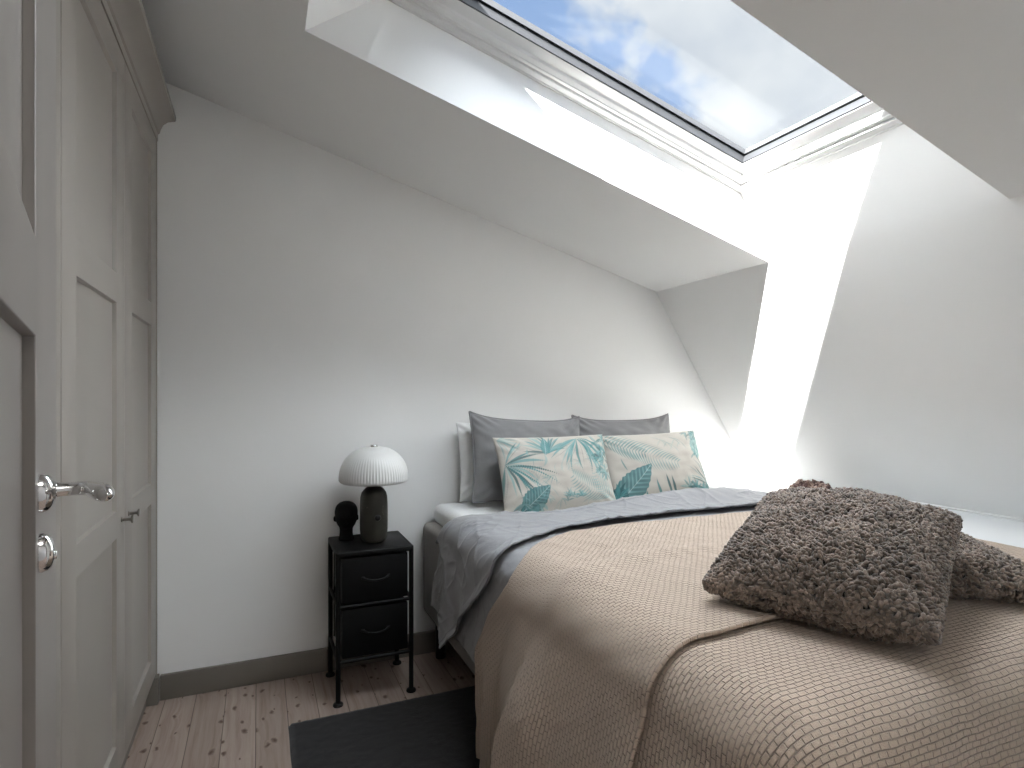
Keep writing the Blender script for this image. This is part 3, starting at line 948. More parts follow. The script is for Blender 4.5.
def lerp_curve(pts):
    xs = [p[0] for p in pts]; ys = [p[1] for p in pts]
    def f(u):
        # smooth the polyline a little
        u = np.asarray(u, float)
        return (np.interp(u - 0.03, xs, ys) + np.interp(u, xs, ys) * 2 + np.interp(u + 0.03, xs, ys)) / 4
    return f

# u on the side: u = BX0 - (length hanging below the shoulder)
# lower layer of the duvet, most of it hidden under the bedspreads
dl = sheet('duvet', (0.28, 2.188), lerp_curve([(0.3, 2.14), (0.7, 2.10), (2.4, 2.14)]), lerp_curve([(0.3, 1.0), (2.4, 0.95)]),
           0.010, M['grey'], na=260, nb=360, amp=0.010, crease=0.003, flare=0.0, seed=3.3, thick=0.006,
           offf=lambda u, v, a: 0.010 + 0.006 * np.sin(np.clip((v - 1.4) / 0.7, 0, 1) * PI))
tag(dl, 'rumpled blue-grey cotton duvet turned back at the pillows and hanging over the bed side', 'duvet')
# turned-back upper layer, a part of the duvet
def fold_extra(u, v, a, X, Y, Z, nx, ny, dn):
    # rounded fold at the head side: first rows tuck under
    t = np.clip(a / 0.10, 0, 1)
    drop = (1 - np.sqrt(np.clip(1 - (1 - t) ** 2, 0, 1)))
    s = np.clip(nx * nx + ny * ny, 0, 1) * np.clip(dn / 0.05, 0, 1)
    # the turned-back roll is plumper towards the ledge
    Z = Z + (0.040 * sstep(1.0, 1.75, u) - 0.058 * sstep(1.95, 2.35, u)) * np.exp(-((a - 0.12) / 0.35) ** 2)
    Z = Z - 0.034 * drop * (1 - s)
    X = X - nx * 0.030 * drop * s
    # free edge curls up a little, with a crisp hem
    e = np.clip((a - 0.90) / 0.10, 0, 1)
    Z = Z + 0.010 * e * (1 - s)
    X = X + nx * 0.012 * e * s
    return X, Y, Z
up = sheet('turned_back_flap', (0.30, 2.34),
           lerp_curve([(0.20, 2.32), (0.45, 2.285), (0.68, 2.22), (0.78, 2.17), (1.1, 2.125), (1.7, 2.115), (2.1, 2.10), (2.4, 2.08)]),
           lerp_curve([(0.20, 2.11), (0.32, 1.99), (0.48, 1.79), (0.60, 1.66), (0.70, 1.64), (0.80, 1.72), (0.95, 1.80), (1.10, 1.83), (1.5, 1.87), (2.4, 1.87)]),
           0.034, M['grey'], na=190, nb=420, amp=0.012, crease=0.0058, flare=0.030, seed=11.7, thick=0.007,
           ubot=lambda a: 0.325 - 0.11 * a, extra=fold_extra)
up.parent = dl

# beige bedspreads
def ridge(u, v):
    # one long soft fold running up the hanging side and over the edge of the bed
    vr = np.interp(u, [0.0, 0.10, 0.30, 0.48, 0.62, 0.72, 0.85, 1.05, 1.30], [1.36, 1.36, 1.36, 1.31, 1.27, 1.30, 1.37, 1.42, 1.46])
    s = (v - vr) / 0.05
    return np.where(s > 0, np.exp(-(s / 0.8) ** 2), np.exp(-(s / 2.6) ** 2)) * (1 - sstep(0.95, 1.35, u))
def spread_extra(u, v, a, X, Y, Z, nx, ny, dn):
    side = np.clip(np.hypot(nx, ny), 0, 1) * sstep(0.0, 0.22, dn)
    belly = 0.045 * np.sin(PI * np.clip(dn / 0.75, 0, 1)) * sstep(1.72, 1.35, v) + 0.030 * np.clip(dn / 0.6, 0, 1) * sstep(1.6, 1.2, v)
    r = ridge(u, v)
    fine = vnoise(u, v, 2.2, 9.0, 41.0) * 0.012 * sstep(1.78, 1.5, v)
    X = X + nx * (belly + (0.036 * r + fine * 1.5) * side)
    Z = Z + 0.016 * r * (1 - side)
    # ripples of gathered cloth on the top
    rp = np.sin((v * 1.0 - 0.18 * u) * 55 + 1.5 * vnoise(u, v, 2.0, 3.0, 44.0)) * np.exp(-((u - 1.05) / 0.35) ** 2 - ((v - 1.42) / 0.13) ** 2)
    Z = Z + 0.0045 * rp * (1 - side)
    return X, Y, Z
QS = 'quilted beige bedspreads on the bed'
q1 = sheet('bedspread', (-0.01, 2.135), lerp_curve([(0.0, 1.785), (0.35, 1.785), (0.50, 1.67), (0.62, 1.55), (0.70, 1.55), (0.80, 1.65), (0.95, 1.74), (1.15, 1.775), (1.5, 1.775), (2.4, 1.755)]),
           lerp_curve([(0.0, 0.90), (0.5, 0.90), (0.70, 0.885), (1.0, 0.905), (2.4, 0.915)]), 0.036, M['quilt'],
           na=240, nb=340, amp=0.010, flare=0.030, seed=21.3, thick=0.008, rad=0.09, extra=spread_extra)
tag(q1, 'beige quilted bedspread across the middle of the bed with its hem on top', 'bedspread', QS)
def lower_extra(u, v, a, X, Y, Z, nx, ny, dn):
    belly = 0.045 * np.sin(PI * np.clip(dn / 0.75, 0, 1)) + 0.030 * np.clip(dn / 0.6, 0, 1)
    return X + nx * belly, Y + ny * belly * 0.6, Z
q2 = sheet('bedspread', (0.06, 2.132), lerp_curve([(0.0, 1.06), (2.4, 1.08)]), lerp_curve([(0.0, 0.08), (2.4, 0.08)]), 0.020, M['quilt'],
           na=240, nb=300, foot=True, amp=0.008, flare=0.022, seed=31.9, thick=0.008, rad=0.09, extra=lower_extra)
tag(q2, 'beige quilted bedspread hanging over the foot of the bed, tucked below the other hem', 'bedspread', QS)

# ------------------------------------------------------------------ pillows and cushions
def cushion_fn(w, h, t, pin=0.05, seed=0.0, wr=0.006, rc=0.0):
    """returns f(u, v, side) with u, v in [-1, 1]; local x wide, y tall, z thick"""
    def f(u, v, s):
        prof = max(0.0, (1 - abs(u) ** 2.6)) ** 0.55 * max(0.0, (1 - abs(v) ** 2.6)) ** 0.55
        x = u * w / 2 * (1 - pin * (1 - v * v) * abs(u) ** 1.5 * 1.0)
        y = v * h / 2 * (1 - pin * (1 - u * u) * abs(v) ** 1.5 * 1.0)
        k = 1 - rc * (u * v) ** 4
        x *= k; y *= k
        n = mnoise.noise(Vector((u * 2.2 + seed, v * 2.2, s * 3 + seed))) + 0.6 * mnoise.noise(Vector((u * 5 + seed, v * 5, s * 2.0)))
        # creases pulling in from the corners
        cr = math.sin((abs(u) - abs(v)) * 26 + seed) * max(0, abs(u * v) - 0.35) * 1.2
        z = s * (t / 2 * prof + wr * (n * min(1, prof * 2.5) + cr * min(1, prof * 4)))
        return Vector((x, y, z))
    return f

def cushion_mesh(name, f, mat, nu=70, nv=60, parent=None, paint=None):
    vs, fs, col = [], [], []
    idx = {}
    def spc(n):  # denser near the edges
        return [math.sin(PI / 2 * (2 * k / (n - 1) - 1)) * 0.55 + (2 * k / (n - 1) - 1) * 0.45 for k in range(n)]
    us, vv = (spc(nu), spc(nv)) if paint is None else (np.linspace(-1, 1, nu), np.linspace(-1, 1, nv))
    for s in (1, -1):
        for i, u in enumerate(us):
            for j, v in enumerate(vv):
                border = i in (0, nu - 1) or j in (0, nv - 1)
                k = (i, j, 0 if border else s)
                if k not in idx:
                    idx[k] = len(vs); vs.append(f(u, v, s))
                    if paint is not None: col.append(paint(i, j, s))
    for s in (1, -1):
        for i in range(nu - 1):
            for j in range(nv - 1):
                q = []
                for (a, b) in ((i, j), (i + 1, j), (i + 1, j + 1), (i, j + 1)):
                    border = a in (0, nu - 1) or b in (0, nv - 1)
                    q.append(idx[(a, b, 0 if border else s)])
                fs.append(q if s == 1 else q[::-1])
    o = from_py(name, vs, fs, mat, parent, smooth=True)
    if paint is not None:
        at = o.data.color_attributes.new('print', 'FLOAT_COLOR', 'POINT')
        at.data.foreach_set('color', np.array(col, dtype=np.float32).ravel())
    return o

def place(o, centre, yaw=0.0, lean=0.0, roll=0.0, sag=0.0):
    """stand a cushion: local y -> up, local z -> towards the foot (-y world); lean tips the top towards the wall"""
    m = Matrix.Translation(centre) @ Matrix.Rotation(yaw, 4, 'Z') @ Matrix.Rotation(PI / 2 - lean, 4, 'X') @ Matrix.Rotation(roll, 4, 'Z')
    o.matrix_world = m
    return o

# white pillow at the back
p = cushion_mesh('pillow', cushion_fn(0.56, 0.37, 0.13, 0.05, 2.0, 0.008), M['linenwhite'])
place(p, (1.125, 2.60, 0.893), 0.02, math.radians(8))
tag(p, 'white pillow standing against the wall, its edge showing left of the grey pillows', 'pillow')
# two grey pillows
def grey_pillow(x, y, z, yaw, lean, roll, seed, label):
    f0 = cushion_fn(0.575, 0.405, 0.15, 0.045, seed, 0.010)
    def f(u, v, s):
        q = f0(u, v, s)
        q.y -= 0.024 * (1 - u ** 4) * max(0, v)      # sagging top edge
        return q
    p = cushion_mesh('pillow', f, M['greypillow'], 80, 70)
    place(p, (x, y, z), yaw, lean, roll)
    # piped seam round the edge
    bm = bmesh.new()
    loop = [f(u, 1, 1) for u in np.linspace(-1, 1, 40)] + [f(1, v, 1) for v in np.linspace(1, -1, 40)[1:]] + [f(u, -1, 1) for u in np.linspace(1, -1, 40)[1:]] + [f(-1, v, 1) for v in np.linspace(-1, 1, 40)[1:-1]]
    loop.append(loop[0])
    bm_tube(bm, [q * 1.004 for q in loop], 0.0045, 8)
    from_bm('piping', bm, M['greypillow'], p, smooth=True)
    tag(p, label, 'pillow', 'grey pillows against the white wall')
    return p
grey_pillow(1.155, 2.475, 0.917, 0.03, math.radians(14), math.radians(-3.2), 5.0, 'dark grey pillow standing behind the floral cushion nearer the nightstand')
grey_pillow(1.715, 2.500, 0.907, -0.02, math.radians(14), math.radians(0.0), 9.0, 'grey pillow standing behind the floral cushion farther from the lamp')

# ---- leaf print raster
PW, PH = 330, 230
class Print:
    def __init__(s, w, h):
        s.w, s.h = w, h
        s.X, s.Y = np.meshgrid(np.linspace(0, w, PW), np.linspace(0, h, PH), indexing='ij')
        base = np.array([0.50, 0.47, 0.42])
        s.img = np.ones((PW, PH, 3)) * base
    def over(s, mask, c, a=1.0):
        m = np.clip(mask, 0, 1)[..., None] * a
        s.img = s.img * (1 - m) + np.array(c) * m
    def blade(s, p0, p1, bend, wid, c, a=0.9, taper=1.0, n=26):
        """tapered curved stroke from p0 to p1"""
        p0, p1 = np.array(p0, float), np.array(p1, float)
        d = p1 - p0; L = np.hypot(*d); nn = np.array([-d[1], d[0]]) / max(L, 1e-6)
        best = np.full(s.X.shape, -1.0)
        soft = s.w / PW * 1.1
        x0, x1 = min(p0[0], p1[0]) - abs(bend) - wid * 2, max(p0[0], p1[0]) + abs(bend) + wid * 2
        y0, y1 = min(p0[1], p1[1]) - abs(bend) - wid * 2, max(p0[1], p1[1]) + abs(bend) + wid * 2
        i0, i1 = max(0, int(x0 / s.w * PW)), min(PW, int(x1 / s.w * PW) + 2)
        j0, j1 = max(0, int(y0 / s.h * PH)), min(PH, int(y1 / s.h * PH) + 2)
        if i1 <= i0 or j1 <= j0: return
        Xs, Ys = s.X[i0:i1, j0:j1], s.Y[i0:i1, j0:j1]
        b = np.full(Xs.shape, 0.0)
        for k in range(n):
            t = k / (n - 1)
            q = p0 + d * t + nn * bend * 4 * t * (1 - t)
            r = wid * (math.sin(PI * min(0.999, 0.08 + 0.92 * t)) ** taper) * 0.5
            dist = np.hypot(Xs - q[0], Ys - q[1])
            b = np.maximum(b, np.clip((r - dist) / soft + 0.5, 0, 1))
        m = np.zeros(s.X.shape); m[i0:i1, j0:j1] = b
        s.over(m, c, a)
    def frond(s, c, a0, a1, n, L, wid, cols, rg, a=0.8, droop=0.1):
        for k in range(n):
            f = k / max(1, n - 1)
            an = math.radians(a0 + (a1 - a0) * f + rg.uniform(-5, 5))
            l = L * rg.uniform(0.7, 1.05)
            p1 = (c[0] + math.cos(an) * l, c[1] + math.sin(an) * l - droop * l * abs(math.cos(an)))
            s.blade(c, p1, rg.uniform(0.02, 0.12) * l * (1 if math.cos(an) < 0 else -1) * -1, wid * rg.uniform(0.7, 1.2), rg.choice(cols), a)
            if rg.random() < 0.6:
                s.blade(c, p1, 0.05 * l, wid * 0.28, (0.025, 0.085, 0.09), a * 0.8)
    def feather(s, p0, p1, bend, n, L, wid, col, a=0.6, ang=55):
        p0, p1 = np.array(p0, float), np.array(p1, float)
        d = p1 - p0; Ln = np.hypot(*d); nn = np.array([-d[1], d[0]]) / Ln
        s.blade(p0, p1, bend, 0.003, col, a)
        for k in range(n):
            t = (k + 0.5) / n
            q = p0 + d * t + nn * bend * 4 * t * (1 - t)
            for sd in (-1, 1):
                an = math.atan2(d[1], d[0]) + sd * math.radians(ang)
                l = L * math.sin(PI * (0.12 + 0.82 * t)) ** 0.7
                s.blade(q, q + np.array([math.cos(an), math.sin(an)]) * l, sd * 0.08 * l, wid, col, a)
    def bigleaf(s, p0, p1, wid, rg, dark=(0.045, 0.155, 0.165), light=(0.20, 0.36, 0.37), a=0.9):
        p0, p1 = np.array(p0, float), np.array(p1, float)
        d = p1 - p0; L = np.hypot(*d)
        t = ((s.X - p0[0]) * d[0] + (s.Y - p0[1]) * d[1]) / L ** 2
        e = ((s.X - p0[0]) * -d[1] + (s.Y - p0[1]) * d[0]) / L
        half = wid / 2 * np.sin(PI * np.clip(t, 0, 1) ** 0.75) * (1 + 0.045 * np.sin(t * 62))
        inside = np.clip((half - np.abs(e)) / (s.w / PW) + 0.5, 0, 1) * (t > 0) * (t < 1)
        veins = 0.5 + 0.5 * np.sin((t * 10 - np.abs(e) / wid * 5.0) * 2 * PI)
        s.over(inside, dark, a)
        s.over(inside * np.clip(veins * 1.6 - 0.6, 0, 1) * np.clip(1 - np.abs(e) / (half + 1e-6) * 0.6, 0, 1), light, 0.8)
        s.over(inside * np.clip(1 - np.abs(e) / 0.0022, 0, 1), (0.45, 0.55, 0.53), 0.8)
T1 = (0.065, 0.215, 0.225); T2 = (0.13, 0.305, 0.31); T3 = (0.26, 0.42, 0.415); T4 = (0.028, 0.105, 0.115)
TC = [T1, T1, T2, T2, T3, T4]

def print_a(w, h):
    p = Print(w, h); rg = random.Random(4)
    fx, fy = (lambda x: x * w), (lambda y: y * h)
    P = lambda x, y: (x * w, y * h)
    # drooping palm at the left edge
    p.frond(P(0.035, 0.62), 60, -95, 13, 0.20, 0.012, TC, rg, 0.8, 0.25)
    p.frond(P(0.04, 0.60), 10, -45, 5, 0.24, 0.010, [T1, T4], rg, 0.85, 0.35)
    # spiky rosette at the top
    p.frond(P(0.40, 0.72), 20, 165, 12, 0.13, 0.014, TC, rg, 0.75, 0.05)
    p.bigleaf(P(0.37, 0.70), P(0.41, 0.97), 0.045, rg, T1, T3, 0.8)
    p.blade(P(0.36, 0.70), P(0.33, 0.55), 0.01, 0.012, T3, 0.6)
    # hanging palm at the top right
    p.frond(P(0.70, 0.93), -40, -160, 10, 0.19, 0.013, TC, rg, 0.8, 0.0)
    p.frond(P(0.72, 0.95), -30, -75, 5, 0.26, 0.011, [T1, T2], rg, 0.75, 0.0)
    # dense cluster at right edge
    for k in range(16):
        x, y = rg.uniform(0.87, 1.0), rg.uniform(0.40, 0.95)
        p.frond(P(x, y), rg.uniform(0, 180), rg.uniform(180, 360), 4, 0.05, 0.014, TC + [T3, T3], rg, 0.55)
    # feather fern, lower right
    p.feather(P(0.93, 0.16), P(0.58, 0.44), 0.025, 17, 0.075, 0.0055, T2, 0.6)
    p.feather(P(0.99, 0.10), P(0.80, 0.46), 0.02, 13, 0.06, 0.005, T3, 0.6)
    # monstera-like leaf at the lower left
    p.bigleaf(P(0.13, 0.02), P(0.37, 0.32), 0.105, rg)
    for (x, y) in ((0.15, 0.12), (0.20, 0.05), (0.27, 0.10)):
        p.frond(P(x, y), 200, 330, 5, 0.06, 0.012, TC, rg, 0.7)
    p.blade(P(0.27, 0.27), P(0.27, 0.44), 0.004, 0.005, T2, 0.7)
    # sprigs
    for k in range(9):
        x, y = rg.uniform(0.48, 0.66), rg.uniform(0.04, 0.20)
        p.frond(P(x, y), 20, 160, 4, 0.035, 0.006, [T2, T3, T1], rg, 0.6)
    for k in range(5):
        x = 0.44 + k * 0.03
        p.blade(P(x, 0.46 + 0.03 * (k % 2)), P(x + 0.02, 0.60), 0.012 * (-1) ** k, 0.003, T3, 0.6)
    p.frond(P(0.02, 0.95), -80, 20, 7, 0.10, 0.010, [T2, T3], rg, 0.5)
    for k in range(26):
        x, y = rg.uniform(0.05, 0.85), rg.uniform(0.05, 0.9)
        if 0.44 < x < 0.66 and 0.2 < y < 0.8: continue
        p.frond(P(x, y), rg.uniform(0, 360), rg.uniform(0, 360), 4, rg.uniform(0.03, 0.07), 0.0045, [T2, T3], rg, 0.4)
    return p.img

def print_b(w, h):
    p = Print(w, h); rg = random.Random(9)
    P = lambda x, y: (x * w, y * h)
    # long feather sweeping down from the upper left
    p.feather(P(0.04, 0.96), P(0.66, 0.50), -0.02, 24, 0.085, 0.006, T2, 0.6, 48)
    p.feather(P(0.02, 0.90), P(0.36, 0.66), -0.01, 14, 0.06, 0.007, T1, 0.6, 52)
    # dark broad leaf in the lower left
    p.bigleaf(P(0.02, 0.0), P(0.40, 0.52), 0.135, rg)
    p.bigleaf(P(0.0, 0.22), P(0.15, 0.0), 0.08, rg, T4, T2)
    p.frond(P(0.04, 0.10), 40, 150, 7, 0.10, 0.013, TC, rg, 0.8)
    p.blade(P(0.16, 0.46), P(0.12, 0.64), 0.004, 0.007, T1, 0.7)
    # grass spikes along the bottom
    for x, y, l in ((0.34, 0.0, 0.16), (0.47, 0.02, 0.30), (0.57, 0.04, 0.34), (0.62, 0.02, 0.33), (0.40, 0.0, 0.10)):
        p.blade(P(x, y), P(x - 0.03 - 0.03 * (x > 0.42), y + l), 0.006, 0.013, T4 if x > .5 else T1, 0.85)
    # right edge cluster
    p.bigleaf(P(0.93, 0.56), P(0.93, 0.96), 0.075, rg, T2, (0.4, 0.52, 0.5), 0.7)
    for k in range(9):
        p.frond(P(rg.uniform(0.86, 0.99), rg.uniform(0.60, 0.98)), rg.uniform(0, 180), rg.uniform(180, 360), 4, 0.05, 0.009, TC, rg, 0.55)
    p.frond(P(0.99, 0.16), 85, 165, 9, 0.19, 0.007, [T1, T4, T2], rg, 0.8, 0.0)
    for k in range(10):
        p.frond(P(rg.uniform(0.72, 0.99), rg.uniform(0.02, 0.16)), 10, 170, 5, 0.06, 0.011, TC, rg, 0.65)
    for k in range(5):
        p.frond(P(0.56 + 0.05 * k, 0.86 - 0.05 * (k % 3)), 150, 300, 3, 0.05, 0.004, [T3, T2], rg, 0.5)
    for k in range(5):
        p.blade(P(0.70 + 0.02 * k, 0.14), P(0.73 + 0.02 * k, 0.34 + 0.03 * (k % 2)), 0.010 * (-1) ** k, 0.003, T2, 0.6)
    return p.img

def floral(img, x, y, z, yaw, lean, roll, seed, label, w=0.555, h=0.345):
    f0 = cushion_fn(w, h, 0.13, 0.045, seed, 0.006)
    def paint(i, j, s):
        ii = i if s == 1 else PW - 1 - i
        return tuple(img[ii, j]) + (1.0,)
    p = cushion_mesh('cushion', f0, M['floral'], PW, PH, paint=paint)
    place(p, (x, y, z), yaw, lean, roll)
    tag(p, label, 'cushion', 'leaf print cushions')
    return p
floral(print_a(0.555, 0.345), 1.195, 2.275, 0.862, 0.02, math.radians(22), math.radians(0.0), 14.0,
       'teal leaf print cushion on cream linen with palm fronds, nearer the lamp')
floral(print_b(0.555, 0.345), 1.735, 2.295, 0.860, -0.05, math.radians(22), math.radians(1.6), 19.0,
       'teal leaf print cushion with one broad dark leaf low at its inner corner')

# ---- curly sheepskin cushions
def fleece_cushion(name, corners, t, label, seed, dens=11500):
    """corners BL, BR, TR, TL (world); built as a pillow whose skin is packed with wool curls"""
    BL, BR, TR, TL = [Vector(c) for c in corners]
    cen = (BL + BR + TR + TL) / 4
    ex = ((BR + TR) - (BL + TL)).normalized()
    ey = ((TL + TR) - (BL + BR)); ey = (ey - ex * ey.dot(ex)).normalized()
    ez = ex.cross(ey)
    w = ((BR - BL).length + (TR - TL).length) / 2 + 0.02
    h = ((TL - BL).length + (TR - BR).length) / 2 + 0.02
    f0 = cushion_fn(w, h, t, 0.05, seed, 0.010, 0.025)
    rg = random.Random(int(seed * 10))
    vs, fs, cols = [], [], []
    # inner skin
    n = 44
    idx = {}
    us = [math.sin(PI / 2 * (2 * k / (n - 1) - 1)) for k in range(n)]
    for s in (1, -1):
        for i in range(n):
            for j in range(n):
                bd = i in (0, n - 1) or j in (0, n - 1)
                k = (i, j, 0 if bd else s)
                if k not in idx:
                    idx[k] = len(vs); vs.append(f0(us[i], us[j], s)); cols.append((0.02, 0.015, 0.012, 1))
    for s in (1, -1):
        for i in range(n - 1):
            for j in range(n - 1):
                q = []
                for (a, b) in ((i, j), (i + 1, j), (i + 1, j + 1), (i, j + 1)):
                    bd = a in (0, n - 1) or b in (0, n - 1)
                    q.append(idx[(a, b, 0 if bd else s)])
                fs.append(q if s == 1 else q[::-1])
    # curls
    NR, NS = 5, 6
    for _ in range(dens):
        s = 1 if rg.random() < 0.62 else -1
        u, v = rg.uniform(-1, 1), rg.uniform(-1, 1)
        if rg.random() < 0.45: u = math.sin(PI / 2 * u)
        if rg.random() < 0.45: v = math.sin(PI / 2 * v)
        if rg.random() < 0.14:
            if rg.random() < 0.5: u = rg.choice((-1, 1)) * rg.uniform(0.985, 1)
            else: v = rg.choice((-1, 1)) * rg.uniform(0.985, 1)
        p = f0(u, v, s)
        e = 0.02
        uu = max(-1 + e, min(1 - e, u)); vv = max(-1 + e, min(1 - e, v))
        du = f0(uu + e, vv, s) - f0(uu - e, vv, s); dv = f0(uu, vv + e, s) - f0(uu, vv - e, s)
        nr = du.cross(dv)
        if nr.length < 1e-9: continue
        nr.normalize(); nr *= s
        tn = du.normalized()
        an = 2.6 * mnoise.noise(Vector((u * 3.5 + seed, v * 3.5, s))) * PI + rg.uniform(-0.7, 0.7)
        tn = (Matrix.Rotation(an, 3, nr) @ tn).normalized()
        bn = nr.cross(tn)
        L = rg.uniform(0.0065, 0.0135); r0 = rg.uniform(0.0028, 0.0046); hh = rg.uniform(0.004, 0.012)
        cur = rg.uniform(-1, 1) * 0.004
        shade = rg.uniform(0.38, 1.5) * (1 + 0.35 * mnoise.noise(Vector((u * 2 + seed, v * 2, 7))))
        b0 = len(vs)
        for k in range(NR):
            f = k / (NR - 1)
            ph = f * PI
            c = p + tn * (f - 0.5) * 2 * L * 0.75 + nr * (hh * math.sin(ph) + 0.0008) + bn * cur * math.sin(ph)
            tdir = (tn * 1.5 * L + nr * hh * PI * math.cos(ph)).normalized()
            nn = bn; mm = tdir.cross(nn)
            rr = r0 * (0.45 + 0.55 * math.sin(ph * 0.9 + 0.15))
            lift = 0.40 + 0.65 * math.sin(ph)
            for q in range(NS):
                a = 2 * PI * q / NS
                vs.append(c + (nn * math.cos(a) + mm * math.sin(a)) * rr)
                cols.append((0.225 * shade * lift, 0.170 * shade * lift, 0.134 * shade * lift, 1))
        for k in range(NR - 1):
            for q in range(NS):
                a = b0 + k * NS + q; b = b0 + k * NS + (q + 1) % NS
                fs.append((a, b, b + NS, a + NS))
        fs.append(tuple(b0 + q for q in range(NS))[::-1]); fs.append(tuple(b0 + (NR - 1) * NS + q for q in range(NS)))
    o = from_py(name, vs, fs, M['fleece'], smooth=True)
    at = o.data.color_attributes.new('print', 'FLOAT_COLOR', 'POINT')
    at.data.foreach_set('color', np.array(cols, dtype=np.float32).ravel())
    o.matrix_world = Matrix(((ex.x, ey.x, ez.x, cen.x), (ex.y, ey.y, ez.y, cen.y), (ex.z, ey.z, ez.z, cen.z), (0, 0, 0, 1)))
    tag(o, label, 'cushion', 'brown curly sheepskin cushions')
    return o
fleece_cushion('cushion', [(0.914, 1.030, 0.780), (1.09, 0.670, 0.780), (1.485, 0.835, 0.905), (1.315, 1.194, 0.915)], 0.18,
               'large brown curly sheepskin cushion lying on top, leaning on the other one', 2.2, 17500)
fleece_cushion('cushion', [(1.62, 0.715, 0.766), (1.87, 1.101, 0.782), (1.484, 1.349, 0.792), (1.234, 0.963, 0.782)], 0.125,
               'darker brown curly sheepskin cushion lying flat, half hidden underneath the other', 6.4, 12500)

# ------------------------------------------------------------------ dried hydrangea on the ledge
def hydrangea():
    t = empty('dried_hydrangea', (2.455, 2.03, LZ))
    tag(t, 'dried brown hydrangea flower head lying on the white ledge behind the sheepskin cushion', 'dried flower')
    rg = random.Random(12)
    vs, fs, cols = [], [], []
    pal = [(0.17, 0.10, 0.085), (0.24, 0.15, 0.12), (0.36, 0.25, 0.20), (0.11, 0.062, 0.056), (0.46, 0.34, 0.28)]
    for k in range(120):
        # florets on a squashed ball
        z = rg.uniform(-0.6, 1); a = rg.uniform(0, 2 * PI)
        rr = math.sqrt(max(0, 1 - z * z))
        d = Vector((rr * math.cos(a), rr * math.sin(a), z))
        lobe = 1 + 0.16 * mnoise.noise(d * 2.4)
        c = Vector((d.x * 0.075 * lobe, d.y * 0.088 * lobe, 0.032 + d.z * 0.032 * lobe))
        if c.z < 0.012: c.z = 0.012
        nr = (d + Vector((rg.uniform(-.5, .5), rg.uniform(-.5, .5), rg.uniform(-.3, .5)))).normalized()
        tx = nr.orthogonal().normalized(); ty = nr.cross(tx)
        col = rg.choice(pal)
        sz = rg.uniform(0.013, 0.020)
        for q in range(4):
            a0 = q * PI / 2 + rg.uniform(-.2, .2)
            dr_ = tx * math.cos(a0) + ty * math.sin(a0); sd = nr.cross(dr_)
            b0 = len(vs)
            curl = rg.uniform(-0.3, 0.9)
            for (l, wd_) in ((0.0, 0.12), (0.45, 0.55), (0.8, 0.5), (1.0, 0.15)):
                for s in (-1, 0, 1):
                    vs.append(c + dr_ * sz * l + sd * sz * wd_ * s + nr * sz * (curl * l * l * 0.6 + 0.16 * abs(s) + rg.uniform(-.05, .05)))
                    m = rg.uniform(0.8, 1.15)
                    cols.append((col[0] * m, col[1] * m, col[2] * m, 1))
            for i in range(3):
                for j in range(2):
                    fs.append((b0 + i * 3 + j, b0 + i * 3 + j + 1, b0 + (i + 1) * 3 + j + 1, b0 + (i + 1) * 3 + j))
    vs = [Vector((v.x, v.y, max(v.z, 0.0015))) for v in vs]
    o = from_py('petals', vs, fs, M['petal'], t, smooth=True)
    solid(o, 0.0007)
    at = o.data.color_attributes.new('print', 'FLOAT_COLOR', 'POINT')
    at.data.foreach_set('color', np.array(cols, dtype=np.float32).ravel())
    tube('stem', [(0.0, -0.02, 0.045), (0.03, -0.10, 0.025), (0.05, -0.20, 0.008), (0.055, -0.26, 0.005)], [0.0035, 0.003, 0.003, 0.003], simple('dry_stem', (0.16, 0.10, 0.06, 1), 0.8, noise=0.1), t, n=8)
hydrangea()

# ------------------------------------------------------------------ sky and light
w = bpy.data.worlds.new('sky'); SC.world = w; w.use_nodes = True
nt = w.node_tree; nt.nodes.clear()
out = nd(nt, 'ShaderNodeOutputWorld'); bg = nd(nt, 'ShaderNodeBackground')
tc = nd(nt, 'ShaderNodeTexCoord')
n1 = nd(nt, 'ShaderNodeTexNoise', i_Scale=6.0, i_Detail=8.0, i_Roughness=0.5, i_Distortion=0.25)
mp = nd(nt, 'ShaderNodeMapping'); mp.inputs['Location'].default_value = (0.35, 0.1, 0.0); mp.inputs['Scale'].default_value = (1, 1, 1.5)
nt.links.new(tc.outputs['Generated'], mp.inputs[0]); nt.links.new(mp.outputs[0], n1.inputs['Vector'])
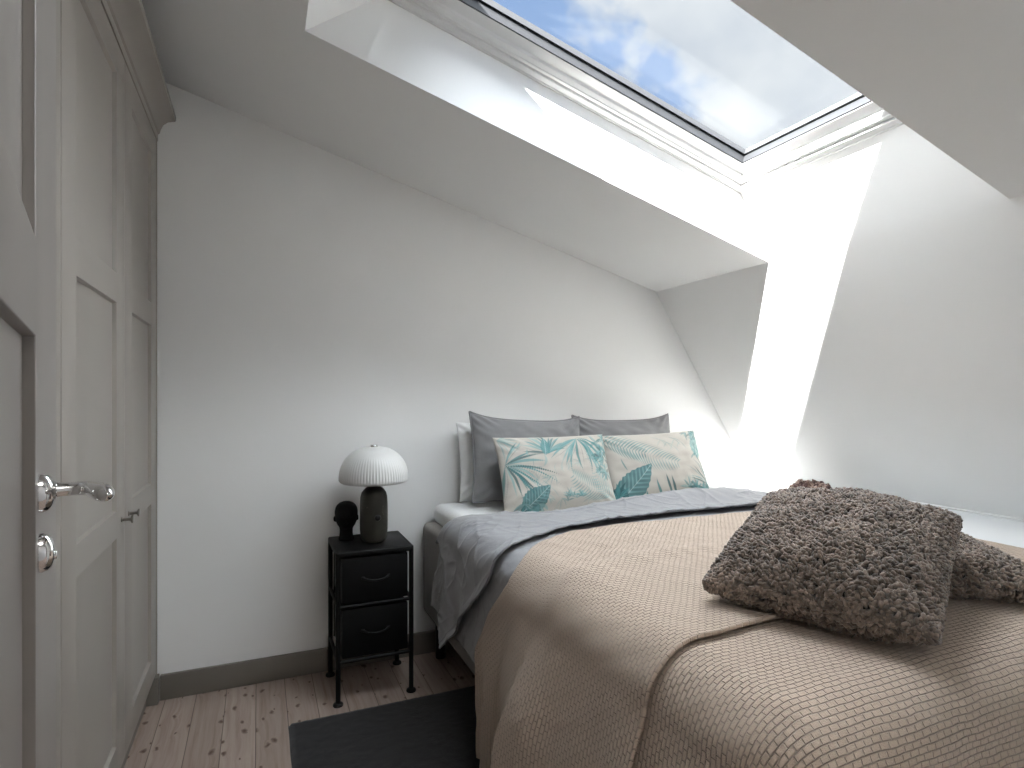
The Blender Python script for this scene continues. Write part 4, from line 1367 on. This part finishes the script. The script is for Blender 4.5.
# a bank of cloud low over the roofs opposite
dot = nd(nt, 'ShaderNodeVectorMath', operation='DOT_PRODUCT')
dot.inputs[1].default_value = Vector((0.640, 0.640, 0.425)).normalized()
nt.links.new(tc.outputs['Generated'], dot.inputs[0])
bank = math_(nt, 'MULTIPLY_ADD', dot.outputs['Value'], 5.0, -4.80)
cl = math_(nt, 'ADD', n1.outputs['Fac'], bank)
cloud = ramp(nt, cl, [(0.49, (0, 0, 0, 1)), (0.60, (1, 1, 1, 1))])
sepz = nd(nt, 'ShaderNodeSeparateXYZ'); nt.links.new(tc.outputs['Generated'], sepz.inputs[0])
blue = ramp(nt, sepz.outputs[2], [(0.0, (0.60, 0.70, 0.82, 1)), (0.40, (0.40, 0.55, 0.84, 1)), (0.62, (0.30, 0.46, 0.78, 1)), (0.9, (0.22, 0.38, 0.72, 1))])
n3 = nd(nt, 'ShaderNodeTexNoise', i_Scale=7.0, i_Detail=4.0)
nt.links.new(mp.outputs[0], n3.inputs['Vector'])
cw = ramp(nt, n3.outputs['Fac'], [(0.3, (0.66, 0.71, 0.80, 1)), (0.65, (0.88, 0.91, 0.95, 1))])
nt.links.new(mixrgb(nt, cloud, blue, cw), bg.inputs[0])
bg.inputs[1].default_value = 0.6
nt.links.new(bg.outputs[0], out.inputs[0])

def sun(name, d, strength, angle, col):
    l = bpy.data.lights.new(name, 'SUN'); l.energy = strength; l.angle = math.radians(angle); l.color = col
    o = bpy.data.objects.new(name, l); COL.objects.link(o)
    o.rotation_euler = Vector(d).to_track_quat('-Z', 'Y').to_euler()
    o.location = (-2, -2, 5)
    return o
sun('sun', (1.0, 0.598, -0.848), 48.0, 0.6, (1.0, 0.97, 0.94))
sun('skylight_glow', (-0.15, -0.28, -1.0), 17.5, 126.0, (0.92, 0.96, 1.0))

# soft fill light added on the unseen landing behind the camera
al = bpy.data.lights.new('landing_fill_light', 'AREA'); al.shape = 'DISK'; al.size = 0.7; al.energy = 8.0; al.color = (1.0, 0.97, 0.93)
ao = bpy.data.objects.new('landing_fill_light', al); COL.objects.link(ao)
ao.location = (0.45, -0.85, 2.44)

# ------------------------------------------------------------------ camera
cam = bpy.data.cameras.new('camera')
cam.sensor_fit = 'HORIZONTAL'; cam.sensor_width = 36.0
F = 586.0
cam.lens = F / 1024 * 36.0
cam.shift_y = (396 - 384) / 1024
cam.clip_start = 0.02
co = bpy.data.objects.new('camera', cam); COL.objects.link(co)
co.location = (0, 0, 1.2)
co.rotation_euler = (PI / 2, 0, -math.atan(253 / F))
SC.camera = co

vs_ = SC.view_settings
vs_.view_transform = 'Standard'; vs_.look = 'None'; vs_.gamma = 1.0; vs_.exposure = 0.72
vs_.use_curve_mapping = False
